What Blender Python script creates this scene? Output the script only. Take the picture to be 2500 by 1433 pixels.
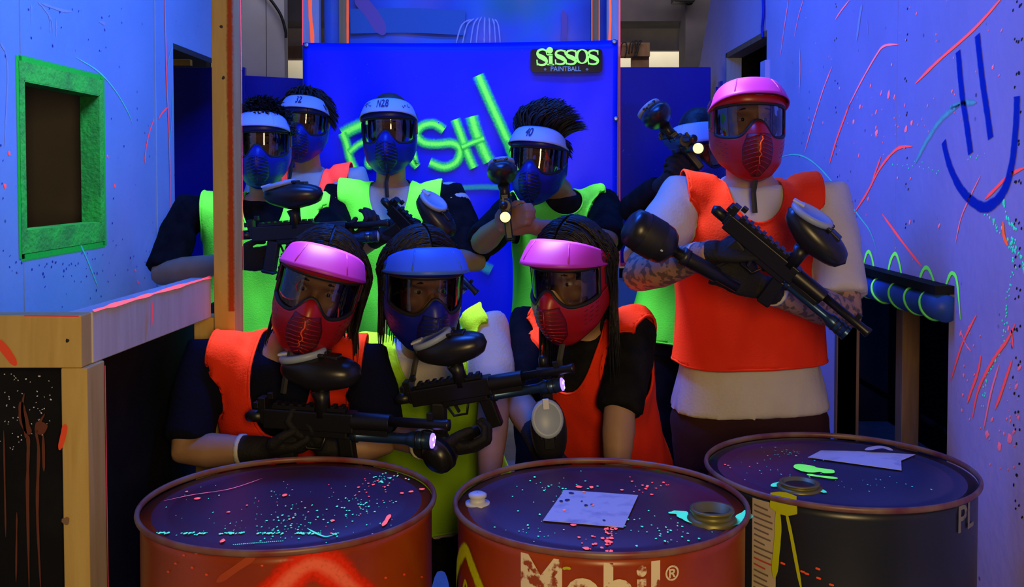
import bpy, bmesh, math, random
from mathutils import Vector, Matrix, noise
from mathutils.bvhtree import BVHTree
random.seed(7)
V = Vector
SC = bpy.context.scene
for o in list(bpy.data.objects): bpy.data.objects.remove(o)
COL = SC.collection

# ------------------------------------------------------------------ camera
FPX, PY0, PITCH, CAMZ = 2450.0, 516.0, math.radians(2.0), 1.5
cam_d = bpy.data.cameras.new('camera'); cam = bpy.data.objects.new('camera', cam_d); COL.objects.link(cam)
cam.location = (0, 0, CAMZ); cam.rotation_euler = (math.radians(90) - PITCH, 0, 0)
cam_d.sensor_width = 36; cam_d.lens = FPX / 2500 * 36; cam_d.shift_y = -(716.5 - PY0) / 2500; cam_d.clip_start = .05
SC.camera = cam

# ------------------------------------------------------------------ world, lights, exposure
w = bpy.data.worlds.new('world'); SC.world = w; w.use_nodes = True
w.node_tree.nodes['Background'].inputs[0].default_value = (.10, .14, .45, 1)
w.node_tree.nodes['Background'].inputs[1].default_value = .05
SC.view_settings.view_transform = 'Standard'; SC.view_settings.look = 'None'
SC.view_settings.exposure = 0.0; SC.view_settings.gamma = 1.0; SC.view_settings.use_curve_mapping = False
FLUOR = bpy.data.collections.new('fluorescent_surfaces')     # what ultraviolet excites: dyed cloth, neon paint

def area(name, loc, target, sx, sy, color, power, linked=False, spread=180):
    d = bpy.data.lights.new(name, 'AREA'); d.shape = 'RECTANGLE'; d.size = sx; d.size_y = sy
    d.color = color; d.energy = power; d.spread = math.radians(spread)
    o = bpy.data.objects.new(name, d); COL.objects.link(o); o.location = loc
    o.rotation_euler = (V(target) - V(loc)).to_track_quat('-Z', 'Y').to_euler()
    if linked: o.light_linking.receiver_collection = FLUOR
    return o
UVC = (.020, .135, 1.0)
area('blacklight_front', (-.40, 2.74, 2.95), (-.40, 2.95, 0), .9, .25, UVC, 56)
area('blacklight_rear', (.0, 4.05, 3.05), (.0, 4.3, 0), 1.8, .25, UVC, 32)
# the ultraviolet share of the same two lamps: it is only seen where it makes dye and neon paint fluoresce
area('blacklight_front_ultraviolet', (-.40, 2.74, 2.95), (-.40, 2.95, 0), .9, .25, (.9, .95, .55), 72, True)
area('blacklight_rear_ultraviolet', (.0, 4.05, 3.05), (.0, 4.3, 0), 1.8, .25, (.9, .95, .55), 27, True)
# warm daylight through the doorway behind the photographer
area('doorway_light', (.22, -.35, 1.62), (.2, 3, 1.10), .34, .8, (1.0, .68, .27), 33)
# white lamps in the hall at the back, plus an added fill on the beam
area('hall_lamp', (.2, 9.1, 3.3), (.2, 9.4, 1.7), 5.0, .2, (1.0, .90, .72), 60)
area('hall_fill_front', (.6, 7.1, 3.3), (.6, 8.9, 2.5), 3.0, .2, (.95, .80, .80), 16)  # added fill light that lifts the grey concrete beam
area('hall_lamp_side', (-1.3, 5.75, 3.2), (-1.9, 6.4, 1.9), .5, .2, (.75, .72, .8), 3.5)

# ------------------------------------------------------------------ pixel helpers (pixel + real distance -> point in the room)
def ray(px, py):
    xc = (px - 1250) / FPX; yc = -(py - PY0) / FPX
    F = V((0, math.cos(PITCH), -math.sin(PITCH))); U = V((0, math.sin(PITCH), math.cos(PITCH)))
    return F + V((xc, 0, 0)) + U * yc
CAM = V((0, 0, CAMZ))
def at(px, py, d): r = ray(px, py); return CAM + r * (d / r.y)
def atx(px, py, X): r = ray(px, py); return CAM + r * (X / r.x)
def atz(px, py, Z): r = ray(px, py); return CAM + r * ((Z - CAMZ) / r.z)
def cyl_hit(px, py, c, R):
    r = ray(px, py); dx, dy = r.x, r.y; ox, oy = -c[0], -c[1]
    A = dx*dx + dy*dy; B = 2*(ox*dx + oy*dy); C = ox*ox + oy*oy - R*R
    D = max(0.0, B*B - 4*A*C); t = (-B - math.sqrt(D)) / (2*A)
    p = CAM + r * t
    return math.atan2(p.x - c[0], -(p.y - c[1])), p.z
def lerp(a, b, t): return a + (b - a) * t
def sstep(a, b, x):
    t = max(0.0, min(1.0, (x - a) / (b - a))); return t*t*(3 - 2*t)
def table(tab, s):
    if s <= tab[0][0]: return tab[0][1:]
    for i in range(len(tab) - 1):
        if s <= tab[i+1][0]:
            t = (s - tab[i][0]) / (tab[i+1][0] - tab[i][0]); t = t*t*(3-2*t)*.5 + t*.5
            return tuple(lerp(p, q, t) for p, q in zip(tab[i][1:], tab[i+1][1:]))
    return tab[-1][1:]
def spline(pts, n):
    pts = [V(p) for p in pts]; out = []
    m = len(pts)
    for i in range(m - 1):
        p0 = pts[max(0, i-1)]; p1 = pts[i]; p2 = pts[i+1]; p3 = pts[min(m-1, i+2)]
        for k in range(n):
            t = k / n
            out.append(.5*((2*p1) + (p2-p0)*t + (2*p0-5*p1+4*p2-p3)*t*t + (3*p1-p0-3*p2+p3)*t**3))
    out.append(pts[-1]); return out

# ------------------------------------------------------------------ materials
MATS = {}
FLUOR_M = set()
def mat(name, col, rough=.6, metal=0, spec=.4, col2=None, nscale=8, detail=4, stretch=(1,1,1), bump=0, bscale=40, fluor=False, emit=None, estr=0, contrast=(.35,.65), coat=0):
    if name in MATS: return MATS[name]
    m = bpy.data.materials.new(name); m.use_nodes = True; nt = m.node_tree; N = nt.nodes; b = N['Principled BSDF']
    b.inputs['Base Color'].default_value = (*col, 1); b.inputs['Roughness'].default_value = rough
    b.inputs['Metallic'].default_value = metal; b.inputs['Specular IOR Level'].default_value = spec
    b.inputs['Coat Weight'].default_value = coat
    tc = N.new('ShaderNodeTexCoord'); mp = N.new('ShaderNodeMapping'); nt.links.new(tc.outputs['Object'], mp.inputs[0]); mp.inputs['Scale'].default_value = stretch
    if col2 is not None:
        nz = N.new('ShaderNodeTexNoise'); nz.inputs['Scale'].default_value = nscale; nz.inputs['Detail'].default_value = detail
        nt.links.new(mp.outputs[0], nz.inputs[0])
        rp = N.new('ShaderNodeValToRGB'); rp.color_ramp.elements[0].position = contrast[0]; rp.color_ramp.elements[1].position = contrast[1]
        rp.color_ramp.elements[0].color = (*col, 1); rp.color_ramp.elements[1].color = (*col2, 1)
        nt.links.new(nz.outputs[0], rp.inputs[0]); nt.links.new(rp.outputs[0], b.inputs['Base Color'])
    if bump:
        nb = N.new('ShaderNodeTexNoise'); nb.inputs['Scale'].default_value = bscale; nb.inputs['Detail'].default_value = 3
        nt.links.new(mp.outputs[0], nb.inputs[0])
        bp = N.new('ShaderNodeBump'); bp.inputs['Strength'].default_value = bump; bp.inputs['Distance'].default_value = .01
        nt.links.new(nb.outputs[0], bp.inputs['Height']); nt.links.new(bp.outputs[0], b.inputs['Normal'])
    if emit:
        b.inputs['Emission Color'].default_value = (*emit, 1); b.inputs['Emission Strength'].default_value = estr
    MATS[name] = m
    if fluor: FLUOR_M.add(name)
    return m

def wall_mat(name, col, stain, speck=True):
    m = bpy.data.materials.new(name); m.use_nodes = True; nt = m.node_tree; N = nt.nodes; b = N['Principled BSDF']; L = nt.links.new
    b.inputs['Roughness'].default_value = .55; b.inputs['Specular IOR Level'].default_value = .3
    tc = N.new('ShaderNodeTexCoord')
    n1 = N.new('ShaderNodeTexNoise'); n1.inputs['Scale'].default_value = 2.2; n1.inputs['Detail'].default_value = 6; L(tc.outputs['Object'], n1.inputs[0])
    r1 = N.new('ShaderNodeValToRGB'); r1.color_ramp.elements[0].position = .3; r1.color_ramp.elements[1].position = .62
    r1.color_ramp.elements[0].color = (*stain, 1); r1.color_ramp.elements[1].color = (*col, 1); L(n1.outputs[0], r1.inputs[0])
    vo = N.new('ShaderNodeTexVoronoi'); vo.inputs['Scale'].default_value = 17; L(tc.outputs['Object'], vo.inputs[0])
    r2 = N.new('ShaderNodeValToRGB'); r2.color_ramp.elements[0].position = .07; r2.color_ramp.elements[1].position = .11
    r2.color_ramp.elements[0].color = (.35, .35, .4, 1); r2.color_ramp.elements[1].color = (1, 1, 1, 1); L(vo.outputs['Distance'], r2.inputs[0])
    n3 = N.new('ShaderNodeTexNoise'); n3.inputs['Scale'].default_value = 3.5; L(tc.outputs['Object'], n3.inputs[0])
    r3 = N.new('ShaderNodeValToRGB'); r3.color_ramp.elements[0].position = .5; r3.color_ramp.elements[1].position = .6; L(n3.outputs[0], r3.inputs[0])
    mx = N.new('ShaderNodeMix'); mx.data_type = 'RGBA'; mx.blend_type = 'MULTIPLY'; L(r3.outputs[0], mx.inputs[0]); L(r1.outputs[0], mx.inputs[6]); L(r2.outputs[0], mx.inputs[7])
    L(mx.outputs[2], b.inputs['Base Color'])
    nb = N.new('ShaderNodeTexNoise'); nb.inputs['Scale'].default_value = 30; L(tc.outputs['Object'], nb.inputs[0])
    bp = N.new('ShaderNodeBump'); bp.inputs['Strength'].default_value = .15; bp.inputs['Distance'].default_value = .01; L(nb.outputs[0], bp.inputs['Height']); L(bp.outputs[0], b.inputs['Normal'])
    MATS[name] = m; return m

def spray_mat(name, col, core=None, soft=.55, nscale=120, fluor=True):
    """sprayed paint: opaque in the middle of a stroke, breaking up into specks at its edge"""
    m = bpy.data.materials.new(name); m.use_nodes = True; nt = m.node_tree; N = nt.nodes; L = nt.links.new
    b = N['Principled BSDF']; b.inputs['Roughness'].default_value = .7; b.inputs['Specular IOR Level'].default_value = .1
    uv = N.new('ShaderNodeUVMap'); uv.uv_map = 'UVMap'; sp = N.new('ShaderNodeSeparateXYZ'); L(uv.outputs[0], sp.inputs[0])
    s1 = N.new('ShaderNodeMath'); s1.operation = 'SUBTRACT'; L(sp.outputs[1], s1.inputs[0]); s1.inputs[1].default_value = .5
    s2 = N.new('ShaderNodeMath'); s2.operation = 'ABSOLUTE'; L(s1.outputs[0], s2.inputs[0])
    s3 = N.new('ShaderNodeMapRange'); L(s2.outputs[0], s3.inputs[0]); s3.inputs[1].default_value = .5*(1-soft); s3.inputs[2].default_value = .5
    s3.inputs[3].default_value = 1; s3.inputs[4].default_value = 0; s3.interpolation_type = 'SMOOTHSTEP'
    tc = N.new('ShaderNodeTexCoord'); nz = N.new('ShaderNodeTexNoise'); nz.inputs['Scale'].default_value = nscale; L(tc.outputs['Object'], nz.inputs[0])
    ad = N.new('ShaderNodeMath'); ad.operation = 'MULTIPLY_ADD'; L(nz.outputs[0], ad.inputs[0]); ad.inputs[1].default_value = .9; ad.inputs[2].default_value = -.45
    a2 = N.new('ShaderNodeMath'); a2.operation = 'ADD'; a2.use_clamp = True; L(s3.outputs[0], a2.inputs[0]); L(ad.outputs[0], a2.inputs[1])
    a3 = N.new('ShaderNodeMath'); a3.operation = 'MULTIPLY'; a3.use_clamp = True; L(a2.outputs[0], a3.inputs[0])
    a4 = N.new('ShaderNodeMath'); a4.operation = 'MULTIPLY'; a4.use_clamp = True; L(s3.outputs[0], a4.inputs[0]); a4.inputs[1].default_value = 2.2; L(a4.outputs[0], a3.inputs[1])
    L(a3.outputs[0], b.inputs['Alpha'])
    b.inputs['Base Color'].default_value = (*col, 1)
    if core:
        rp = N.new('ShaderNodeValToRGB'); rp.color_ramp.elements[0].color = (*core, 1); rp.color_ramp.elements[1].color = (*col, 1)
        rp.color_ramp.elements[0].position = .06; rp.color_ramp.elements[1].position = .2; L(s2.outputs[0], rp.inputs[0]); L(rp.outputs[0], b.inputs['Base Color'])
    MATS[name] = m
    if fluor: FLUOR_M.add(name)
    return m

def wood_mat(name, c1, c2):
    m = bpy.data.materials.new(name); m.use_nodes = True; nt = m.node_tree; N = nt.nodes; L = nt.links.new; b = N['Principled BSDF']
    b.inputs['Roughness'].default_value = .65; b.inputs['Specular IOR Level'].default_value = .25
    tc = N.new('ShaderNodeTexCoord'); mp = N.new('ShaderNodeMapping'); mp.inputs['Scale'].default_value = (14, 14, 1.6); L(tc.outputs['Object'], mp.inputs[0])
    nz = N.new('ShaderNodeTexNoise'); nz.inputs['Scale'].default_value = 2.5; nz.inputs['Detail'].default_value = 5; nz.inputs['Distortion'].default_value = .8; L(mp.outputs[0], nz.inputs[0])
    rp = N.new('ShaderNodeValToRGB'); rp.color_ramp.elements[0].position = .3; rp.color_ramp.elements[1].position = .7
    rp.color_ramp.elements[0].color = (*c1, 1); rp.color_ramp.elements[1].color = (*c2, 1); L(nz.outputs[0], rp.inputs[0]); L(rp.outputs[0], b.inputs['Base Color'])
    bp = N.new('ShaderNodeBump'); bp.inputs['Strength'].default_value = .2; bp.inputs['Distance'].default_value = .004; L(nz.outputs[0], bp.inputs['Height']); L(bp.outputs[0], b.inputs['Normal'])
    MATS[name] = m; return m

def lens_mat():
    m = bpy.data.materials.new('goggle_lens'); m.use_nodes = True; nt = m.node_tree; N = nt.nodes; L = nt.links.new
    N.remove(N['Principled BSDF']); out = N['Material Output']
    tr = N.new('ShaderNodeBsdfTransparent'); tr.inputs[0].default_value = (.58, .55, .55, 1)
    gl = N.new('ShaderNodeBsdfGlossy'); gl.inputs['Roughness'].default_value = .04; gl.inputs[0].default_value = (.9, .9, .9, 1)
    fr = N.new('ShaderNodeFresnel'); fr.inputs[0].default_value = 1.9
    mx = N.new('ShaderNodeMixShader'); L(fr.outputs[0], mx.inputs[0]); L(tr.outputs[0], mx.inputs[1]); L(gl.outputs[0], mx.inputs[2]); L(mx.outputs[0], out.inputs[0])
    MATS['lens'] = m; return m

wall_mat('wall_white', (.52, .76, .80), (.42, .66, .72))
wall_mat('wall_right', (.66, .54, .80), (.54, .46, .68))
mat('wall_hall', (.62, .60, .58), .8, col2=(.52, .50, .50), nscale=3)
mat('concrete', (.30, .28, .27), .85, col2=(.22, .21, .22), nscale=5)
mat('concrete_dark', (.12, .11, .12), .9, col2=(.09, .085, .10), nscale=5)
mat('cream', (.80, .77, .66), .8, col2=(.72, .69, .58), nscale=4)
mat('floor', (.42, .43, .45), .6, col2=(.30, .31, .34), nscale=6, bump=.1)
mat('black_board', (.005, .005, .005), .7, spec=.15, col2=(.012, .012, .012), nscale=7, contrast=(.5, .8))
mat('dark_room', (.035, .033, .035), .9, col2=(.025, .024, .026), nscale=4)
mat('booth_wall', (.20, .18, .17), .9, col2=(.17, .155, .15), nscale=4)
wood_mat('pine', (.52, .34, .085), (.62, .44, .13))
wood_mat('pine_dark', (.20, .11, .055), (.28, .17, .09))
wood_mat('pine_blue', (.50, .46, .40), (.60, .56, .50))
mat('vinyl_blue', (.004, .016, .80), .36, spec=.25, col2=(.006, .03, .88), nscale=2.5, bump=.06, bscale=7)
mat('panel_blue', (.004, .010, .42), .5, col2=(.004, .014, .50), nscale=3)
mat('sign_black', (.010, .010, .010), .25)
mat('letter_green', (.30, .95, .12), .6, fluor=True)
mat('metal', (.55, .55, .58), .35, 1)
mat('dark_metal', (.06, .06, .065), .4, .8)
mat('screw', (.05, .04, .035), .5, .6)
mat('black_rubber', (.010, .010, .012), .6)
mat('black_plastic', (.012, .012, .014), .33, spec=.5)
mat('gun_black', (.008, .008, .009), .38, spec=.45)
mat('gun_blue', (.03, .07, .16), .3, .7)
mat('hopper_lid', (.30, .37, .47), .4)
mat('lid_grey', (.52, .55, .60), .45)
mat('glove', (.008, .008, .009), .8, bump=.3, bscale=150)
mat('skin', (.38, .225, .14), .55, col2=(.33, .185, .11), nscale=10, bump=.05, bscale=90)
mat('skin_tan', (.33, .18, .11), .55, col2=(.28, .15, .09), nscale=10)
mat('skin_tattoo', (.36, .21, .14), .55, col2=(.12, .085, .075), nscale=55, detail=1.5, contrast=(.50, .56))
# ink only below the shoulders: arms carry the tattoos, neck and face do not
_m = MATS['skin_tattoo']; _nt = _m.node_tree; _b = _nt.nodes['Principled BSDF']; _src = _b.inputs['Base Color'].links[0].from_socket
_tc = _nt.nodes.new('ShaderNodeTexCoord'); _sp = _nt.nodes.new('ShaderNodeSeparateXYZ'); _nt.links.new(_tc.outputs['Object'], _sp.inputs[0])
_mr = _nt.nodes.new('ShaderNodeMapRange'); _mr.inputs[1].default_value = 1.36; _mr.inputs[2].default_value = 1.40; _nt.links.new(_sp.outputs[2], _mr.inputs[0])
_mx = _nt.nodes.new('ShaderNodeMix'); _mx.data_type = 'RGBA'; _nt.links.new(_mr.outputs[0], _mx.inputs[0]); _nt.links.new(_src, _mx.inputs[6]); _mx.inputs[7].default_value = (.38, .22, .15, 1); _nt.links.new(_mx.outputs[2], _b.inputs['Base Color'])
mat('hair_black', (.006, .0055, .006), .5, spec=.35, bump=.3, bscale=60)
mat('hair_brown', (.035, .025, .015), .6)
mat('eye_white', (.40, .38, .36), .25); mat('iris', (.03, .018, .01), .2); mat('brow', (.02, .014, .01), .8)
mat('cloth_black', (.006, .006, .007), .95, spec=.08, col2=(.012, .012, .014), nscale=20, bump=.2, bscale=120)
mat('cloth_navy', (.005, .006, .016), .95, spec=.08, bump=.2, bscale=120)
mat('cloth_white', (.60, .58, .52), .9, spec=.1, col2=(.54, .51, .45), nscale=6, bump=.2, bscale=120)
mat('cloth_maroon', (.030, .006, .008), .9)
mat('jeans_grey', (.05, .06, .08), .9)
mat('shoe', (.02, .02, .022), .5)
mat('vest_green', (.10, .80, .05), .8, fluor=True, bump=.15, bscale=200)
mat('vest_yellow', (.30, .60, .006), .8, fluor=True, bump=.15, bscale=200)
mat('vest_orange', (.85, .040, .010), .8, spec=.15, fluor=True, bump=.15, bscale=200, col2=(.80, .032, .008), nscale=9)
mat('vest_red', (.85, .035, .045), .8, fluor=True, bump=.15, bscale=200)
mat('mask_blue', (.006, .012, .30), .40, spec=.4)
mat('mask_blue_dark', (.006, .010, .10), .5)
mat('mask_red', (.34, .006, .010), .36, spec=.5)
mat('mask_red_dark', (.13, .004, .006), .5)
mat('visor_white', (.42, .50, .74), .5, spec=.25)
mat('visor_blue', (.05, .16, .72), .45)
mat('visor_pink', (.48, .03, .58), .45, fluor=True)
mat('ink', (.02, .03, .12), .7)
mat('paper', (.62, .62, .66), .7, col2=(.30, .32, .45), nscale=22, contrast=(.52, .75))
mat('paper_label', (.50, .42, .33), .8, col2=(.42, .35, .27), nscale=10)
mat('print', (.14, .10, .09), .8); mat('print_red', (.45, .05, .04), .8)
mat('drum_orange', (.34, .050, .004), .33, spec=.5, col2=(.24, .026, .004), nscale=5, contrast=(.4, .7), bump=.05, bscale=8)
mat('drum_navy', (.010, .013, .022), .35, spec=.5, col2=(.014, .018, .03), nscale=5)
mat('drum_lid', (.060, .022, .050), .42, spec=.5, col2=(.085, .010, .022), nscale=5, contrast=(.48, .62), bump=.08, bscale=7)
mat('drum_lid_navy', (.020, .028, .085), .42, spec=.5, col2=(.028, .030, .07), nscale=5, bump=.08, bscale=7)
mat('drum_letter', (.72, .62, .45), .7, col2=(.30, .05, .015), nscale=38, contrast=(.53, .58))
mat('drum_letter_grey', (.20, .19, .17), .7, col2=(.03, .03, .035), nscale=26, contrast=(.52, .62))
mat('bung', (.18, .17, .06), .45, .5)
mat('foam_blue', (.02, .09, .42), .5, col2=(.015, .06, .30), nscale=12)
mat('paint_pink', (.90, .055, .10), .6, fluor=True)
mat('paint_pink_pale', (.75, .12, .30), .6, fluor=True)
mat('paint_orange', (.95, .09, .02), .6, fluor=True)
mat('paint_cyan', (.02, .62, .50), .6, fluor=True)
mat('paint_cyan_dim', (.03, .30, .50), .6, fluor=True)
mat('paint_green', (.12, .75, .12), .6, fluor=True)
mat('paint_yellow', (.45, .50, .004), .6, fluor=True)
mat('paint_frame_green', (.004, .26, .035), .75, col2=(.003, .15, .03), nscale=9, fluor=True, bump=.5, bscale=60)
mat('paint_white', (.75, .78, .9), .7)
mat('paint_brown_drip', (.14, .035, .012), .7)
mat('led_violet', (.2, .1, .9), emit=(.28, .16, 1.0), estr=2.2)
mat('led_core', (.9, .5, .9), emit=(1.0, .45, .9), estr=2.2)
mat('led_warm', (.9, .8, .5), emit=(1.0, .72, .30), estr=1.5)
spray_mat('spray_green', (.03, .55, .08), (.16, .90, .10), soft=.85)
spray_mat('spray_green_dim', (.02, .20, .28), soft=.9)
spray_mat('spray_blue', (.004, .045, .55), fluor=False, soft=.5, nscale=60)
spray_mat('spray_red', (.85, .03, .006), (.95, .16, .09), soft=.6, nscale=160)
spray_mat('spray_yellow', (.55, .62, .004), soft=.6, nscale=160)
spray_mat('spray_frame', (.004, .26, .035), soft=.35, nscale=90)
spray_mat('spray_orange', (.42, .06, .012), soft=1.0, nscale=120)
spray_mat('spray_haze', (.05, .20, .45), soft=1.0, nscale=60)
lens_mat()

# ------------------------------------------------------------------ mesh builder
def top_loc(o):
    while o.parent: o = o.parent
    return V(o.location)
class MB:
    def __init__(s): s.v = []; s.f = []; s.uv = {}
    def add(s, vs, fs):
        n = len(s.v); s.v += [V(p) for p in vs]; s.f += [tuple(i + n for i in f) for f in fs]; return n
    def box(s, c, sz, ax=None):
        c = V(c); hx, hy, hz = [q / 2 for q in sz]
        A = ax or (V((1,0,0)), V((0,1,0)), V((0,0,1)))
        vs = [c + A[0]*(hx*a) + A[1]*(hy*b) + A[2]*(hz*d) for a in (-1,1) for b in (-1,1) for d in (-1,1)]
        s.add(vs, [(0,1,3,2),(4,6,7,5),(0,4,5,1),(2,3,7,6),(0,2,6,4),(1,5,7,3)]); return s
    def bb(s, x0, x1, y0, y1, z0, z1): return s.box(((x0+x1)/2, (y0+y1)/2, (z0+z1)/2), (x1-x0, y1-y0, z1-z0))
    def loft(s, rings, caps=True, close=True):
        n = len(rings[0]); base = len(s.v)
        for r in rings: s.v += [V(p) for p in r]
        for i in range(len(rings) - 1):
            for k in range(n if close else n - 1):
                a = base + i*n + k; b = base + i*n + (k+1) % n
                s.f.append((a, b, b + n, a + n))
        if caps and close:
            s.f.append(tuple(base + k for k in reversed(range(n)))); s.f.append(tuple(base + (len(rings)-1)*n + k for k in range(n)))
        return base
    def tube(s, pts, rad, n=10, caps=True, flat=1.0, up=None):
        pts = [V(p) for p in pts]
        if not isinstance(rad, (list, tuple)): rad = [rad] * len(pts)
        rings = []; ref = None
        for i, p in enumerate(pts):
            d = (pts[min(i+1, len(pts)-1)] - pts[max(i-1, 0)])
            if d.length < 1e-9: d = V((0,0,1))
            d.normalize()
            if ref is None:
                ref = V(up) if up else (V((0,0,1)) if abs(d.z) < .9 else V((0,1,0)))
            x = (ref - d * ref.dot(d))
            if x.length < 1e-6: x = d.orthogonal()
            x.normalize(); y = d.cross(x); ref = x
            rings.append([p + (x*math.cos(2*math.pi*k/n)*flat + y*math.sin(2*math.pi*k/n)) * rad[i] for k in range(n)])
        s.loft(rings, caps); return s
    def ell(s, c, ax, nu=16, nv=10, p=1.0):
        c = V(c); rings = []
        for i in range(nv + 1):
            a = math.pi * i / nv; r = max(math.sin(a), 1e-3) ** p; h = -math.cos(a)
            rings.append([c + ax[2]*h + (ax[0]*math.cos(2*math.pi*k/nu) + ax[1]*math.sin(2*math.pi*k/nu))*r for k in range(nu)])
        s.loft(rings, True); return s
    def lathe(s, prof, o, axis=(0,0,1), n=48, caps=True):
        o = V(o); a = V(axis).normalized(); x = a.orthogonal().normalized(); y = a.cross(x)
        rings = [[o + a*h + (x*math.cos(2*math.pi*k/n) + y*math.sin(2*math.pi*k/n))*max(r, 1e-5) for k in range(n)] for r, h in prof]
        s.loft(rings, caps); return s
    def grid(s, rows, uvs=None):
        b = len(s.v); n = len(rows[0])
        for i, r in enumerate(rows):
            for k, p in enumerate(r):
                if uvs: s.uv[len(s.v)] = uvs[i][k]
                s.v.append(V(p))
        for i in range(len(rows)-1):
            for k in range(n-1):
                a = b + i*n + k; s.f.append((a, a+1, a+n+1, a+n))
        return s
    def ribbon(s, pts, width, normal, off=.0015, jit=0, taper=True, n=6):
        """painted stroke lying on a surface; normal: vector or function of the point"""
        sp = spline(pts, n); rows = []; uvs = []; L = 0; m = len(sp)
        for i, p in enumerate(sp):
            d = sp[min(i+1, m-1)] - sp[max(i-1, 0)]
            nn = normal(p) if callable(normal) else V(normal)
            sd = d.cross(nn)
            if sd.length < 1e-9: continue
            sd.normalize(); t = i / (m - 1)
            wd = width * (1 + jit * (noise.noise(V((p.x*40, p.y*40, p.z*40)))))
            if taper: wd *= min(1, .25 + 4*min(t, 1-t))
            if i: L += (p - sp[i-1]).length
            rows.append([p + nn*off + sd*wd*q for q in (-.5, -.17, .17, .5)]); uvs.append([(L, q) for q in (0, .33, .67, 1)])
        s.grid(rows, uvs); return s
    def blob(s, c, n, rx, ry, k=9, a0=0, off=.0015):
        """flat irregular splash on a surface with normal n"""
        c = V(c); n = V(n); x = n.orthogonal().normalized(); y = n.cross(x)
        if abs(n.z) > .9: x, y = V((1,0,0)), V((0,1,0))
        vs = [c + n*off]; 
        for i in range(k):
            a = 2*math.pi*i/k + a0; r = random.uniform(.7, 1.25); vs.append(c + n*off*.6 + x*math.cos(a)*rx*r + y*math.sin(a)*ry*r)
        s.add(vs, [(0, i+1, (i+1) % k + 1) for i in range(k)]); return s
    def mesh(s, name, off=V((0,0,0))):
        me = bpy.data.meshes.new(name); me.from_pydata([tuple(p - off) for p in s.v], [], s.f)
        if s.uv:
            ul = me.uv_layers.new(name='UVMap')
            for lp in me.loops: ul.data[lp.index].uv = s.uv.get(lp.vertex_index, (0, .5))
        return me
    def build(s, name, material, parent=None, smooth=False, thick=0, bevel=0, sub=0, fix=True, seg=2, angle=None):
        off = top_loc(parent) if parent else V((0,0,0))
        me = s.mesh(name, off)
        if fix:
            bm = bmesh.new(); bm.from_mesh(me); bmesh.ops.recalc_face_normals(bm, faces=bm.faces); bm.to_mesh(me); bm.free()
        return finish(name, me, material, parent, smooth, thick, bevel, sub, seg)
def finish(name, me, material, parent=None, smooth=False, thick=0, bevel=0, sub=0, seg=2):
    o = bpy.data.objects.new(name, me); COL.objects.link(o)
    if parent: o.parent = parent
    mt = MATS[material] if isinstance(material, str) else material
    me.materials.append(mt)
    if material in FLUOR_M: FLUOR.objects.link(o)
    if smooth:
        me.polygons.foreach_set('use_smooth', [True] * len(me.polygons))
    if thick:
        md = o.modifiers.new('solid', 'SOLIDIFY'); md.thickness = thick; md.offset = 0
    if bevel:
        md = o.modifiers.new('bevel', 'BEVEL'); md.width = bevel; md.segments = seg; md.limit_method = 'ANGLE'; md.angle_limit = math.radians(40)
        if not smooth:
            me.polygons.foreach_set('use_smooth', [True] * len(me.polygons)); md.harden_normals = True
    if sub:
        md = o.modifiers.new('sub', 'SUBSURF'); md.levels = sub; md.render_levels = sub
    return o
def remesh(mb, name, voxel, it=3, off=V((0,0,0)), fac=.5, wr=0, wscale=(14,14,5)):
    me = mb.mesh('tmp'); bm = bmesh.new(); bm.from_mesh(me); bmesh.ops.recalc_face_normals(bm, faces=bm.faces); bm.to_mesh(me); bm.free()
    o = bpy.data.objects.new('tmp', me); COL.objects.link(o)
    r = o.modifiers.new('r', 'REMESH'); r.mode = 'VOXEL'; r.voxel_size = voxel; r.adaptivity = 0
    if it:
        s = o.modifiers.new('s', 'SMOOTH'); s.factor = fac; s.iterations = it
    dg = bpy.context.evaluated_depsgraph_get(); dg.update()
    ev = bpy.data.meshes.new_from_object(o.evaluated_get(dg)); ev.name = name
    bpy.data.objects.remove(o); bpy.data.meshes.remove(me)
    ws = V(wscale)
    if wr:
        nr = [v.normal.copy() for v in ev.vertices]
        for v, n in zip(ev.vertices, nr):
            q = V((v.co.x*ws.x, v.co.y*ws.y, v.co.z*ws.z))
            v.co += n * (noise.noise(q)*wr + noise.noise(q*2.3)*wr*.5)
    tree = BVHTree.FromPolygons([v.co.copy() for v in ev.vertices], [tuple(p.vertices) for p in ev.polygons])
    for v in ev.vertices: v.co -= off
    ev.update()
    return ev, tree
def thing(name, label, cat, loc=(0,0,0), group=None):
    o = bpy.data.objects.new(name, None); COL.objects.link(o); o.location = loc; o.empty_display_size = .1
    o['label'] = label; o['category'] = cat
    if group: o['group'] = group
    return o
def tag(o, label, cat, group=None):
    o['label'] = label; o['category'] = cat
    if group: o['group'] = group
    return o
def struct(name, mb, m, label, **k):
    o = mb.build(name, m, **k); o['kind'] = 'structure'; o['label'] = label; return o
def sempty(name, loc, label):
    o = bpy.data.objects.new(name, None); COL.objects.link(o); o.location = loc; o['kind'] = 'structure'; o['label'] = label; return o
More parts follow.
